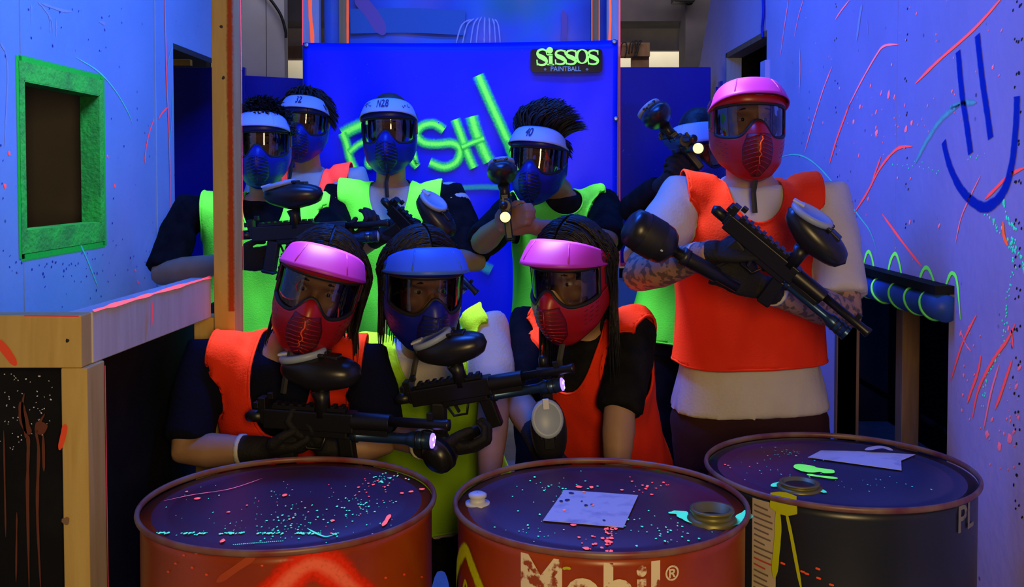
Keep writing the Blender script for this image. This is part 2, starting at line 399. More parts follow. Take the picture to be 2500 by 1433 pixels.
def text2d(txt, size, bold=0.0, extrude=0):
    cu = bpy.data.curves.new('t', 'FONT'); cu.body = txt; cu.size = size; cu.offset = bold; cu.align_x = 'CENTER'; cu.resolution_u = 4
    o = bpy.data.objects.new('t', cu); COL.objects.link(o)
    dg = bpy.context.evaluated_depsgraph_get(); dg.update()
    me = bpy.data.meshes.new_from_object(o.evaluated_get(dg))
    bm = bmesh.new(); bm.from_mesh(me); bmesh.ops.triangulate(bm, faces=bm.faces)
    es = [e for e in bm.edges if e.calc_length() > size*.25]
    if es: bmesh.ops.subdivide_edges(bm, edges=es, cuts=2)
    vs = [v.co.copy() for v in bm.verts]; bm.verts.index_update(); fs = [tuple(v.index for v in f.verts) for f in bm.faces]; bm.free()
    bpy.data.objects.remove(o); bpy.data.curves.remove(cu); bpy.data.meshes.remove(me)
    return vs, fs

# ================================================================== THE SETTING
XL, XR = -1.45, 1.15
TH = .065
f = MB().bb(-3.4, 3.2, .2, 9.6, -.06, 0); struct('floor', f, 'floor', 'pale grey floor of the arena')
def prism_x(poly, x0, x1):
    m = MB(); n = len(poly)
    m.add([(x0, y, z) for y, z in poly] + [(x1, y, z) for y, z in poly],
          [tuple(range(n)), tuple(range(2*n-1, n-1, -1))] + [(i, (i+1) % n, (i+1) % n + n, i + n) for i in range(n)])
    return m
def frame_x(y0, y1, z0, z1, h, x0, x1):
    """board in the YZ plane with a rectangular hole h"""
    ys = [y0, h[0], h[1], y1]; zs = [z0, h[2], h[3], z1]; m = MB()
    for x in (x0, x1): m.add([(x, y, z) for y in ys for z in zs], [(i*4+j, i*4+j+1, i*4+j+5, i*4+j+4) for i in range(3) for j in range(3) if not (i == 1 and j == 1)])
    def e(a, b): m.f.append((a, b, b+16, a+16))
    for j in range(3): e(j, j+1); e(12+j, 13+j)
    for i in range(3): e(i*4, i*4+4); e(i*4+3, i*4+7)
    e(5, 6); e(9, 10); e(5, 9); e(6, 10)
    return m
# ---- left wall
wl = sempty('wall_left', (XL, 3, 0), 'pale plywood wall with a green rimmed window on the left')
frame = frame_x
WIN = (2.99, 3.535, 1.335, 1.785)
MB().bb(XL-TH, XL, .9, 2.972, 0, 3.1).build('wall_panel', 'wall_white', wl, bevel=.003)
frame_x(2.976, 4.078, 0, 3.1, WIN, XL-TH, XL).build('wall_panel', 'wall_white', wl)
MB().bb(XL-TH, XL+.004, 4.092, 4.306, 0, 3.1).build('wall_board', 'wall_white', wl, bevel=.003)
prism_x([(4.31, 2.07), (5.42, 2.07), (5.42, 3.1), (4.31, 3.1)], XL-TH, XL).build('door_header', 'wall_white', wl)
MB().bb(XL-TH, XL, 5.32, 5.42, 0, 2.066).build('door_jamb', 'wall_white', wl, bevel=.003)
MB().bb(XL-.03, XL-.012, 4.078, 4.092, 0, 3.1).build('joint_strip', 'dark_room', wl)
# green rim sprayed round the window: four bands and the painted reveal
g = .0025
h = WIN
def band(y0, y1, z0, z1, nm='painted_band'):
    m = MB(); rows = []; uvs = []
    m.bb(XL+.0005, XL+g, y0, y1, z0, z1); return m.build(nm, 'paint_frame_green', wl)
band(h[0]-.030, h[1]+.030, h[3], h[3]+.055); band(h[0]-.030, h[1]+.030, h[2]-.065, h[2]); band(h[0]-.030, h[0], h[2], h[3]); band(h[1], h[1]+.030, h[2], h[3])
for (y0, y1, z0, z1) in ((h[0], h[1], h[3]-.004, h[3]), (h[0], h[1], h[2], h[2]+.004), (h[0], h[0]+.004, h[2], h[3]), (h[1]-.004, h[1], h[2], h[3])):
    MB().bb(XL-TH, XL+.002, y0, y1, z0, z1).build('painted_reveal', 'paint_frame_green', wl)
# soft overspray around the rim
def ovs(p0, p1, wd):
    MB().ribbon([p0, p0.lerp(p1, .5), p1], wd, (1,0,0), off=.0012, taper=False).build('overspray', 'spray_frame', wl, fix=False)
ovs(V((XL, h[0]-.03, h[3]+.052)), V((XL, h[1]+.03, h[3]+.052)), .05); ovs(V((XL, h[0]-.03, h[2]-.062)), V((XL, h[1]+.03, h[2]-.062)), .06)
ovs(V((XL, h[0]-.030, h[2]-.08)), V((XL, h[0]-.030, h[3]+.07)), .04); ovs(V((XL, h[1]+.030, h[2]-.08)), V((XL, h[1]+.030, h[3]+.07)), .04)
def streak(par, X, pts, px, m, nrm, nm='paint_streak', jit=.4, fixd=None, off=.0015, taper=True):
    ps = [atx(a, b, X) for a, b in pts]
    wd = px / FPX * (sum(p.y for p in ps) / len(ps))
    return MB().ribbon(ps, wd, nrm, jit=jit, off=off, taper=taper).build(nm, m, par, fix=False)
LN = (1, 0, 0)
streak(wl, XL, [(185,140),(240,175),(280,220),(310,270),(322,300)], 4, 'paint_cyan_dim', LN)
streak(wl, XL+.005, [(401,-30),(403,80),(406,200),(412,340),(416,520)], 5, 'paint_pink', LN, off=.002)
streak(wl, XL, [(375,290),(362,330),(354,375),(353,400)], 5, 'paint_pink', LN); streak(wl, XL+.005, [(408,262),(395,275),(386,290)], 5, 'paint_pink', LN, off=.002)
streak(wl, XL+.005, [(420,110),(410,150),(408,175)], 3, 'paint_cyan_dim', LN, off=.002); streak(wl, XL+.005, [(421,215),(418,300),(413,345)], 3, 'paint_cyan_dim', LN, off=.002)
streak(wl, XL, [(190,585),(215,640),(238,700)], 6, 'paint_cyan_dim', LN)
for a, b, r in ((22,375,6),(120,603,7),(280,455,6),(12,455,6),(262,382,5),(336,690,6),(330,660,5)):
    MB().blob(atx(a, b, XL), LN, r/FPX*3, r*1.3/FPX*3).build('paint_spot', 'paint_pink', wl, fix=False)
for pts in ([(92,5),(110,25),(125,50),(128,80)], [(100,8),(150,25),(175,28)], [(118,30),(122,60),(120,78)], [(135,42),(137,70),(136,90)], [(10,115),(18,170),(15,260),(10,360)], [(0,105),(12,125)], [(76,10),(76,60)], [(240,52),(256,58)]):
    streak(wl, XL, pts, 6, 'paint_white', LN, 'white_drip', jit=.9)
m = MB()      # chips and dark pellet marks
for i in range(150):
    a = random.choice([random.gauss(175, 60), random.uniform(0, 380)]); b = random.choice([random.gauss(640, 45), random.uniform(20, 740)])
    if not (-40 < a < 372 and 0 < b < 760) or (35 < a < 270 and 140 < b < 612): continue
    m.blob(atx(a, b, XL), LN, random.uniform(.002, .006), random.uniform(.002, .006), 6)
o = m.build('pellet_marks', mat('mark_blue', (.05, .09, .40), .7), wl, fix=False); o['kind'] = 'stuff'
# dark space behind the window and the doorway
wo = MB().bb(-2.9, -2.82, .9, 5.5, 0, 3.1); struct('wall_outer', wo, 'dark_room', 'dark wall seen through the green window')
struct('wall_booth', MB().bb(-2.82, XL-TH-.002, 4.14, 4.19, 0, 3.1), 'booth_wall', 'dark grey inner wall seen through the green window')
# purple grey rear wall on the left and its cable
MB().bb(-1.9, -1.444, 6.4, 6.5, 0, 3.3).build('wall_rear_panel', 'wall_hall')
wr_ = bpy.data.objects['wall_rear_panel']; wr_.name = 'wall_rear'; wr_['kind'] = 'structure'; wr_['label'] = 'purple grey plasterboard wall behind the tall post'
MB().bb(-1.56, -1.557, 6.397, 6.4, 0, 3.3).build('joint_strip', 'dark_room', wr_)
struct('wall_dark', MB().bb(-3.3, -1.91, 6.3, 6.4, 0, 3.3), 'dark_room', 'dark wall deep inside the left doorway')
c = MB().tube(spline([at(640,-25,6.36), at(665,5,6.36), at(686,38,6.36), at(697,75,6.36), at(698,92,6.36)], 6), .009, 8)
tag(c.build('cable', 'black_rubber', smooth=True), 'black cable curving down beside the grey rear wall', 'cable')
# blue partitions
o = MB().bb(-2.4, -1.485, 5.6, 5.64, 0, 2.106).build('partition_panel', 'panel_blue', bevel=.004); tag(o, 'dark blue partition seen through the left doorway', 'partition')
o = MB(); o.add([(-1.48,5.6,0),(-1.03,5.6,0),(-1.03,5.6,2.035),(-1.48,5.6,2.06),(-1.48,5.64,0),(-1.03,5.64,0),(-1.03,5.64,2.035),(-1.48,5.64,2.06)], [(0,1,2,3),(7,6,5,4),(0,4,5,1),(1,5,6,2),(2,6,7,3),(3,7,4,0)])
tag(o.build('partition_panel', 'panel_blue'), 'blue partition between the tall wooden post and the big banner', 'partition')
MBx = MB().bb(-1.9, -1.775, 5.56, 5.6, 2.11, 2.145); tag(MBx.build('wooden_strip', 'pine', bevel=.003), 'short pale wooden strip at the top of the left doorway', 'wood')
o = MB().bb(.585, 1.105, 5.6, 5.64, 1.0, 2.106).build('partition_panel', 'panel_blue', bevel=.004); tag(o, 'blue partition to the right of the big banner', 'partition')
lp = thing('low_partition', 'pale low partition below the blue panel at right', 'partition', (.8, 5.6, 0))
MB().bb(.45, 1.14, 5.57, 5.63, 0, .935).build('board', 'wall_white', lp); MB().bb(.45, 1.14, 5.55, 5.63, .94, .985).build('cap_rail', 'black_board', lp)
MB().bb(.45, 1.14, 5.55, 5.56, 1.0, 1.02).build('painted_line', 'paint_pink', lp)
# hall behind
wb = struct('wall_back', MB().bb(-3.4, 3.2, 9.4, 9.5, 0, 3.6), 'cream', 'bright cream wall at the far end of the hall')
struct('trim_1', MB().bb(-3.4, 3.2, 8.9, 8.98, 2.61, 2.87), 'concrete', 'grey concrete beam across the hall')
struct('trim_2', MB().bb(-3.4, 3.2, 8.2, 8.6, 2.76, 3.4), 'concrete_dark', 'dark ceiling beam across the hall')
struct('trim_3', MB().bb(1.375, 2.2, 8.0, 8.3, 0, 3.4), 'concrete_dark', 'dark grey pillar near the right wall')
struct('trim_4', MB().bb(-2.05, -1.72, 8.75, 8.88, 2.52, 2.63), 'pine_dark', 'brown wooden beam end left of the banner')
bx = thing('wooden_bracket', 'brown wooden block with looped cables right of the banner', 'bracket', (at(1563, 165, 8.05).x, 8.05, 0))
p0 = at(1516, 138, 8.0); p1 = at(1587, 104, 8.0); MB().bb(p0.x, p1.x, 8.0, 8.12, p0.z, p1.z).build('block', 'pine_dark', bx, bevel=.004)
p0 = at(1542, 175, 8.03); p1 = at(1585, 138, 8.03); MB().bb(p0.x, p1.x, 8.03, 8.1, 0, p1.z).build('post', 'pine_dark', bx, bevel=.004)
for (a, b) in (((1522,108),(1528,142)), ((1543,106),(1550,140)), ((1550,104),(1556,140)), ((1560,104),(1552,138))):
    MB().tube(spline([at(a[0]-8, a[1]+26, 7.97), at(a[0]-4, a[1], 7.97), at(a[0]+6, a[1]-4, 7.97), at(b[0]+2, b[1]-20, 7.97), at(b[0]-3, b[1], 7.97)], 5), .006, 6).build('cable_loop', 'black_rubber', bx, smooth=True)
lm = MB().bb(*sorted((at(1640, 0, 7.9).x, at(1692, 0, 7.9).x)), 7.8, 7.95, at(0, 9, 7.9).z, at(0, -30, 7.9).z); tag(lm.build('loudspeaker', 'black_plastic', bevel=.01), 'small black device at the top edge by the pillar', 'device')
tag(MB().tube(spline([at(1672, -10, 7.9), at(1676, 10, 7.9), at(1690, 8, 7.9), at(1694, -12, 7.9)], 6), .006, 6).build('device_cable', 'black_rubber', smooth=True), 'thin cable loop hanging beside the small black device', 'cable')

# ---- right wall
wr = sempty('wall_right', (XR, 3, 0), 'paint streaked pale wall on the right')
prism_x([(1.3,0),(2.63,0),(2.63,1.2),(3.008,1.2),(3.008,3.1),(1.3,3.1)], XR, XR+TH).build('wall_panel', 'wall_right', wr)
prism_x([(3.0105,1.2),(3.52,1.2),(3.52,0),(4.553,0),(4.553,3.1),(3.0105,3.1)], XR, XR+TH).build('wall_panel', 'wall_right', wr)
prism_x([(4.56,0),(6.28,0),(6.28,2.08),(5.75,2.62),(5.55,3.1),(4.56,3.1),(4.56,2.16),(5.4,2.16),(5.4,1.2),(4.56,1.2)], XR, XR+TH).build('wall_panel', 'wall_right', wr)
MB().bb(XR-.004, XR+TH+.01, 3.52, 3.545, 0, 1.2).build('opening_jamb', 'pine_dark', wr)
for (y0,y1,z0,z1,mm) in ((5.375,5.4,1.2,2.16,'pine_blue'),(4.56,5.4,2.13,2.158,'pine_dark')):
    MB().bb(XR-.006, XR+TH+.01, y0, y1, z0, z1).build('window_lining', mm, wr, bevel=.002)
MB().bb(XR-.02, XR+.03, 4.50, 4.59, 1.2, 2.02).build('window_post', 'wall_right', wr, bevel=.003)
MB().bb(XR-.012, XR, 5.50, 5.56, .8, 2.02).build('edge_strip', 'panel_blue', wr); MB().bb(XR-.014, XR, 5.62, 5.66, .8, 2.0).build('edge_strip', 'panel_blue', wr)
tag(MB().tube(spline([atx(1862,-30,XR-.012), atx(1864,30,XR-.012), atx(1861,70,XR-.012), atx(1862,92,XR-.012)], 5), .007, 6).build('wall_cable', 'panel_blue', smooth=True), 'dark blue cable hanging down the right wall seam', 'cable')
struct('wall_store', MB().bb(2.3, 2.36, 1.3, 6.2, 0, 3.1), 'black_board', 'black wall deep inside the right opening')
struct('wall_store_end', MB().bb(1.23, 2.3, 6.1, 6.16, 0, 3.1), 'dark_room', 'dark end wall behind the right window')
st = thing('timber_stud', 'brown upright stud inside the low right opening', 'stud', (1.36, 3.42, 0))
MB().bb(1.33, 1.39, 3.40, 3.46, 0, 1.3).build('upright', 'pine_dark', st, bevel=.003); MB().tube([(1.5, 2.7, .62), (1.5, 4.4, .62)], .012, 8).build('rail', 'dark_metal', st, smooth=True)
# foam tube along the opening's top
a0, a1 = V((XR-.02, 2.60, 1.155)), V((XR-.02, 3.56, 1.155))
ft = thing('foam_tube', 'blue foam tube over the top of the right opening', 'tube', (XR-.02, 3.1, 1.155))
MB().tube([a0.lerp(a1, t/12) + V((0,0,.004*math.sin(t*1.7))) for t in range(13)], .036, 20).build('padding', 'foam_blue', ft, smooth=True)
MB().bb(XR-.05, XR+.02, 2.60, 3.56, 1.193, 1.215).build('black_strip', 'black_board', ft)  # thin black strip laid along the top of the tube
for px in (2140, 2178, 2222, 2262, 2302):
    y = XR*FPX/(px-1250)
    MB().tube([V((XR-.02 + math.cos(a)*.0375, y + .02*math.sin(a*1.0), 1.155 + math.sin(a)*.0375)) for a in [math.radians(q) for q in range(60, 311, 12)]], .0035, 5).build('green_ring', 'paint_green', ft)
RN = (-1, 0, 0)
for pts, wd, mm in (
    ([(2455,-15),(2380,70),(2290,150),(2235,205)], 8, 'paint_pink'), ([(2195,108),(2160,112),(2140,135),(2100,205),(2065,275)], 6, 'paint_pink_pale'), ([(2075,255),(2045,335),(2025,402)], 7, 'paint_pink'),
    ([(2032,163),(2010,220),(1985,300),(1965,372)], 5, 'paint_pink_pale'), ([(2228,357),(2190,364),(2150,410),(2118,470),(2085,522)], 7, 'paint_pink'), ([(2152,382),(2140,415),(2131,440)], 6, 'paint_pink'),
    ([(2155,523),(2200,585),(2252,652)], 7, 'paint_pink'), ([(2505,408),(2465,428),(2430,462),(2405,487)], 9, 'paint_pink'), ([(2385,768),(2350,840),(2322,930)], 7, 'paint_pink'), ([(2346,806),(2358,838),(2372,858)], 4, 'paint_pink_pale'),
    ([(2396,868),(2388,910),(2372,955),(2362,985)], 9, 'paint_pink'), ([(1927,-10),(1915,70),(1906,135)], 4, 'paint_pink_pale'), ([(1965,-10),(1950,40),(1940,90)], 3, 'paint_pink_pale'), ([(2075,0),(2055,25),(2040,48)], 4, 'paint_pink_pale'),
    ([(2395,428),(2360,500),(2345,540),(2334,592)], 5, 'paint_pink_pale'), ([(2472,878),(2460,915),(2445,960),(2430,1000)], 10, 'paint_pink'), ([(2480,790),(2460,830),(2425,880),(2390,950),(2375,1020)], 9, 'paint_pink'),
    ([(1953,120),(1954,170),(1952,230)], 4, 'paint_pink_pale'), ([(2470,800),(2475,850)], 6, 'paint_pink'), ([(2440,890),(2420,960),(2402,1050)], 7, 'paint_pink_pale'), ([(2450,540),(2452,575),(2462,600)], 12, 'paint_orange')):
    streak(wr, XR, pts, wd, mm, RN)
streak(wr, XR, [(1905,384),(1935,377),(1965,383),(2000,408),(2050,465),(2100,530),(2125,565),(2142,612)], 4, 'paint_cyan_dim', RN)
for pts in ([(2305,345),(2318,400),(2345,458),(2380,495),(2412,505),(2450,470),(2472,400),(2482,300),(2484,235)], [(2340,125),(2350,230),(2362,310),(2371,375)], [(2387,85),(2400,200),(2412,280),(2420,338)]):
    streak(wr, XR, pts, 36, 'spray_blue', RN, 'spray_mark', jit=.1, taper=False)
for pts in ([(2108,650),(2116,620),(2124,616),(2132,640),(2140,700)], [(2165,690),(2174,640),(2186,619),(2196,640),(2208,705)], [(2240,705),(2252,664),(2264,653),(2276,672),(2290,720)], [(2305,715),(2318,675),(2328,667),(2338,690),(2346,780)]):
    streak(wr, XR, pts, 10, 'paint_green', RN, 'green_loop', jit=.2)
streak(wr, XR, [(2345,255),(2300,290),(2260,350),(2235,400)], 26, 'spray_haze', RN, 'spray_mark', jit=.1); streak(wr, XR, [(2385,250),(2350,252),(2320,262)], 22, 'spray_haze', RN, 'spray_mark')
m = MB(); m2 = MB()
for path, n, sz in (([(2340,455),(2400,510),(2440,560),(2470,592),(2475,640),(2458,740),(2450,830),(2415,910),(2398,1000)], 90, 3.6), ([(2452,490),(2462,540),(2480,560),(2474,600)], 16, 5), ([(2474,600),(2500,640),(2500,670)], 14, 4.5), ([(2236,398),(2300,425)], 8, 2.5), ([(2180,400),(2240,405)], 7, 2.5), ([(2365,390),(2410,375)], 5, 2.5)):
    sp = spline([V((a, b, 0)) for a, b in path], 8)
    for i in range(n):
        q = sp[int(i / n * (len(sp)-1))]
        m.blob(atx(q.x + random.gauss(0, 3), q.y + random.gauss(0, 4), XR), RN, sz/FPX*2.4*random.uniform(.6, 1.3), sz/FPX*2.4*random.uniform(.6, 1.5), 7)
m.build('cyan_droplets', 'paint_cyan', wr, fix=False)['kind'] = 'stuff'
for i in range(130):
    a, b = random.choice([(random.uniform(1930, 2480), random.uniform(0, 640)), (random.gauss(2150, 60), random.gauss(310, 60)), (random.uniform(2345, 2490), random.uniform(780, 1150))])
    if 2100 < a < 2325 and b > 640: continue
    r = random.choice([1.5, 2, 2.5, 4])
    m2.blob(atx(min(a, 2560), b, XR), RN, r/FPX*2.8, r*random.uniform(1, 2.4)/FPX*2.8, 7)
m2.build('pink_droplets', 'paint_pink_pale', wr, fix=False)['kind'] = 'stuff'
for a, b, r in ((2170,230,9),(2140,325,9),(2226,300,7),(2212,315,8),(2084,298,7),(2100,260,6),(2410,1060,8),(2440,1090,8),(2465,1070,9)):
    MB().blob(atx(a, b, XR), RN, r/FPX*2.8, r*1.3/FPX*2.8).build('paint_spot', 'paint_pink_pale', wr, fix=False)
m = MB()
for a in (2040, 2212, 2478, 2488): 
    for b in range(10, 1290, 88): 
        if a == 2212 and b > 600: continue
        for dx in (0, 4): m.blob(atx(a + dx + random.gauss(0, 2), b + random.gauss(0, 14), XR), RN, .003, .005, 6)
m.build('staple_marks', 'screw', wr, fix=False)['kind'] = 'stuff'
streak(wr, XR, [(2105,12),(2100,40),(2092,100)], 14, 'paint_white', RN, 'white_drip'); streak(wr, XR, [(2118,50),(2120,85)], 4, 'paint_white', RN, 'white_drip')

# ---- timber barrier on the left
tb = thing('timber_barrier', 'pine barrier with tall post and black boards at left', 'barrier', (-.85, 2.2, 0))
MB().bb(-1.43, -.828, 1.92, 1.968, 1.131, 1.233).build('beam', 'pine', tb, bevel=.003)
m = MB(); ys = (1.968, 2.60)
m.add([(-.876,ys[0],1.131),(-.826,ys[0],1.131),(-.826,ys[0],1.233),(-.876,ys[0],1.233),(-.835,ys[1],1.133),(-.782,ys[1],1.133),(-.782,ys[1],1.237),(-.835,ys[1],1.237)], [(0,1,2,3),(7,6,5,4),(0,4,5,1),(1,5,6,2),(2,6,7,3),(3,7,4,0)])
m.build('beam', 'pine_blue', tb, bevel=.003)
MB().bb(-.870, -.819, 1.922, 2.006, 0, 1.1305).build('post', 'pine', tb, bevel=.003)
MB().bb(-.776, -.722, 2.602, 2.685, 0, 3.1).build('tall_post', 'pine', tb, bevel=.003)
MB().bb(-.83, -.778, 2.605, 2.685, 0, 1.132).build('post', 'pine', tb, bevel=.003)
MB().bb(-1.43, -.872, 1.975, 1.99, 0, 1.13).build('board', 'black_board', tb); 
m = MB(); m.add([(-.884,2.008,0),(-.872,2.008,0),(-.872,2.008,1.13),(-.884,2.008,1.13),(-.878,2.96,0),(-.866,2.96,0),(-.866,2.96,1.13),(-.878,2.96,1.13)], [(0,1,2,3),(7,6,5,4),(0,4,5,1),(1,5,6,2),(2,6,7,3),(3,7,4,0)]); m.build('board', 'black_board', tb)
for (a, b, d, r) in ((165,832,1.9195,.004),(540,65,2.6015,.0045),(546,190,2.6015,.0045),(162,1272,1.9215,.008)):
    MB().blob(at(a, b, d), (0,-1,0), r, r, 10, off=.0008).build('screw_hole' if r < .006 else 'wood_knot', 'screw' if r < .006 else 'pine_dark', tb, fix=False)
def yb(par, d, pts, px, mm, nm, jit=.2, taper=True, off=.0015):
    ps = [at(a, b, d) for a, b in pts]; return MB().ribbon(ps, px/FPX*d, (0,-1,0), jit=jit, off=off, taper=taper).build(nm, mm, par, fix=False)
yb(tb, 2.602, [(562,-30),(562,200),(564,450),(565,700),(566,760)], 26, 'spray_orange', 'orange_overspray', taper=False)
yb(tb, 1.92, [(-8,830),(14,855),(40,892)], 20, 'paint_orange', 'paint_streak'); yb(tb, 1.92, [(60,770.5),(130,771),(193,772)], 3, 'paint_pink', 'paint_streak', taper=False)
yb(tb, 1.922, [(160,1035),(156,1060),(146,1098)], 14, 'paint_orange', 'paint_streak')
sx = -.826
MB().ribbon([V((-.8265+.0435*t, 1.97+.63*t, 1.2335+.004*t)) for t in (0, .3, .6, 1)], .008, V((.7,0,.7)), off=.002, jit=.8, taper=False).build('paint_streak', 'paint_pink', tb, fix=False)
MB().ribbon([atx(364,735,-.805), atx(365,765,-.805), atx(363,800,-.805)], .010, (1,0,0), off=.006).build('paint_streak', 'paint_pink', tb, fix=False)
MB().ribbon([V((-.8185, 2.004, z)) for z in (.2, .5, .8, 1.12)], .004, V((1,0,0)), off=.001, taper=False).build('paint_streak', 'paint_pink', tb, fix=False)
MB().ribbon([V((-.7215, 2.683, z)) for z in (1.0, 1.6, 2.2, 3.0)], .006, V((1,0,0)), off=.001, taper=False).build('paint_streak', 'paint_pink', tb, fix=False)
for pts, wd in (([(60,960),(55,1000),(64,1060),(70,1080),(68,1200),(72,1433)], 8), ([(110,1010),(90,1050),(95,1100),(92,1250),(100,1433)], 7), ([(52,980),(60,1030),(75,1060)], 22), ([(105,1030),(95,1060)], 26), ([(106,1060),(108,1150)], 7), ([(10,1050),(15,1310)], 4), ([(42,1250),(40,1420)], 4)):
    yb(tb, 1.975, pts, wd, 'paint_brown_drip', 'paint_drip', jit=.4)
m = MB()
for i in range(60): m.blob(at(random.uniform(0, 130), random.uniform(910, 1100), 1.975), (0,-1,0), random.uniform(.0008, .002), random.uniform(.0008, .002), 6)
m.build('pale_specks', 'paint_white', tb, fix=False)['kind'] = 'stuff'

# ---- big blue banner
BY = 4.9
bn = thing('graffiti_banner', 'big glossy blue banner with green sprayed lettering', 'banner', (-.3, BY, 0))
b0 = at(740, 105, BY); b1 = at(1508, 98, BY)
def by(u, v): 
    return BY + .012*math.sin(u*7+1) * math.sin(v*4) + .010*math.exp(-((u-.12-.25*(1-v))/.08)**2) + .012*math.exp(-((u-.9+.4*(1-v))/.09)**2)
rows = []
for i in range(41):
    v = i/40; r = []
    for k in range(61):
        u = k/60; r.append(V((lerp(b0.x, b1.x, u), by(u, v), lerp(.42, lerp(b0.z, b1.z, u) - .006*math.sin(math.pi*u), v))))
    rows.append(r)
MB().grid(rows).build('sheet', 'vinyl_blue', bn, smooth=True, thick=.002)
for a, b in ((748,110),(1500,102),(1504,290),(746,300),(1505,480)):
    MB().lathe([(.004,0),(.012,0),(.012,.006),(.004,.006)], at(a, b, BY-.012), (0,-1,0), 16).build('eyelet', 'metal', bn, smooth=True)
GN = (0,-1,0)
def gs(pts, px, mm='spray_green', nm='sprayed_stroke', off=.024, taper=False):
    ps = [at(a, b, BY) for a, b in pts]; return MB().ribbon(ps, 1.3*px/FPX*BY, GN, off=off, taper=taper, n=8).build(nm, mm, bn, fix=False)
gs([(838,328),(868,312),(900,300),(925,296)], 34); gs([(838,325),(848,350),(856,385),(868,412)], 24, off=.026); gs([(855,372),(875,355),(900,342)], 20, off=.028)
gs([(908,370),(900,395),(905,405),(925,385)], 20); gs([(985,300),(1010,330),(1000,380),(1020,408)], 20); gs([(1012,370),(1018,395),(1022,404)], 14)
gs([(1085,318),(1060,303),(1032,308),(1018,328),(1035,348),(1068,352),(1105,350),(1124,365),(1115,395),(1085,408),(1050,396)], 26)
gs([(1112,292),(1128,335),(1142,375),(1158,410)], 26, off=.026); gs([(1152,285),(1162,320),(1178,360),(1195,395)], 34, off=.028); gs([(1128,360),(1155,348),(1182,338)], 18, off=.030)
gs([(1168,185),(1190,235),(1215,290),(1240,345),(1258,390)], 30, off=.027); gs([(1245,340),(1255,380),(1262,425)], 34, off=.031)
gs([(1130,458),(1180,456),(1235,458)], 16, 'spray_green_dim'); gs([(1170,640),(1185,650),(1200,658)], 30, 'spray_green_dim', off=.03)
m = MB()
for i in range(220):
    m.blob(at(random.gauss(1430, 90) if i % 2 else random.uniform(760, 1500), random.gauss(380, 120) if i % 2 else random.uniform(120, 450), BY-.024), GN, random.uniform(.001, .004), random.uniform(.0008, .002), 5)
for i in range(len(m.v)): 
    pass
m.build('scuff_specks', mat('scuff', (.06, .14, .85), .6), bn, fix=False)['kind'] = 'stuff'
# sign on the banner
SY = BY - .03
sg = thing('sign_board', 'black sign reading SISSOS PAINTBALL on the blue banner', 'sign', at(1383, 175, SY))
s0 = at(1295, 177, SY); s1 = at(1471, 119, SY); m = MB(); rr = .018; pts = []
for cx, cz, a0 in ((s1.x-rr, s1.z-rr, 0), (s0.x+rr, s1.z-rr, 90), (s0.x+rr, s0.z+rr, 180), (s1.x-rr, s0.z+rr, 270)):
    for k in range(5): a = math.radians(a0 + k*22.5); pts.append((cx + rr*math.cos(a), cz + rr*math.sin(a)))
n = len(pts); m.add([(x, SY, z) for x, z in pts] + [(x, SY+.004, z) for x, z in pts], [tuple(range(n)), tuple(range(2*n-1, n-1, -1))] + [(i, (i+1)%n, (i+1)%n+n, i+n) for i in range(n)])
m.build('plate', 'sign_black', sg)
def sig(px, py): return at(px, py, SY)
def letter_S(cx, cy, w, h, rot=0):
    m = MB(); N = 40; rows = []
    P = [(.42,-.28),(.36,-.42),(.05,-.50),(-.30,-.42),(-.40,-.24),(-.25,-.08),(.05,.02),(.34,.16),(.42,.30),(.28,.45),(-.05,.50),(-.38,.43),(-.44,.28)]
    sp = spline([V((x, y, 0)) for x, y in P], 5)
    for i, p in enumerate(sp):
        t = i/(len(sp)-1); d = sp[min(i+1, len(sp)-1)] - sp[max(i-1, 0)]; nrm = V((-d.y, d.x, 0)); nrm.normalize()
        wd = .055 + .11*math.exp(-((t-.5)/.2)**2)
        r = []
        for q in (-1, 1):
            x, y = p.x + nrm.x*wd*q, p.y + nrm.y*wd*q; r.append(sig(cx + x*w, cy + y*h) + V((0,-.003,0)))
        rows.append(r)
    m.grid(rows)
    for (x, y0, y1) in ((.42, -.5, -.16), (-.44, .16, .52)):
        m.add([sig(cx+(x-.06)*w, cy+y0*h)+V((0,-.0032,0)), sig(cx+(x+.05)*w, cy+y0*h)+V((0,-.0032,0)), sig(cx+(x+.05)*w, cy+y1*h)+V((0,-.0032,0)), sig(cx+(x-.02)*w, cy+y1*h)+V((0,-.0032,0))], [(0,1,2,3)])
    return m
for cx in (1323, 1368, 1394, 1448): letter_S(cx, 140, 27, 34 if cx != 1323 else 38).build('letter', 'letter_green', sg, thick=.001)
m = MB(); ro = []
for k in range(33):
    a = 2*math.pi*k/32; ro.append([sig(1421 + 17.5*math.cos(a), 138 + 18*math.sin(a)) + V((0,-.003,0)), sig(1421 + 9.5*math.cos(a), 138 + 15*math.sin(a)) + V((0,-.003,0))])
m.grid(ro).build('letter', 'letter_green', sg, thick=.001)
m = MB()
def quad(m, x0, y0, x1, y1): m.add([sig(x0,y0)+V((0,-.003,0)), sig(x1,y0)+V((0,-.003,0)), sig(x1,y1)+V((0,-.003,0)), sig(x0,y1)+V((0,-.003,0))], [(0,1,2,3)])
quad(m, 1340, 134, 1349, 158); quad(m, 1336, 156, 1353, 159.5); quad(m, 1336, 132, 1349, 135.5); m.build('letter', 'letter_green', sg, thick=.001)
m = MB(); m.lathe([(.0001,0),(.0155,0),(.0155,.002),(.0001,.002)], sig(1342, 123)+V((0,-.003,0)), (0,-1,0), 20); m.build('letter_dot', 'letter_green', sg)
vs, fs = text2d('PAINTBALL', .032, .0005); c = sig(1381, 173.5)
m = MB(); m.add([c + V((q.x*.92, -.003, q.y)) for q in vs], fs); m.build('small_lettering', mat('letter_white', (.62,.72,.55), .6), sg)
m = MB()
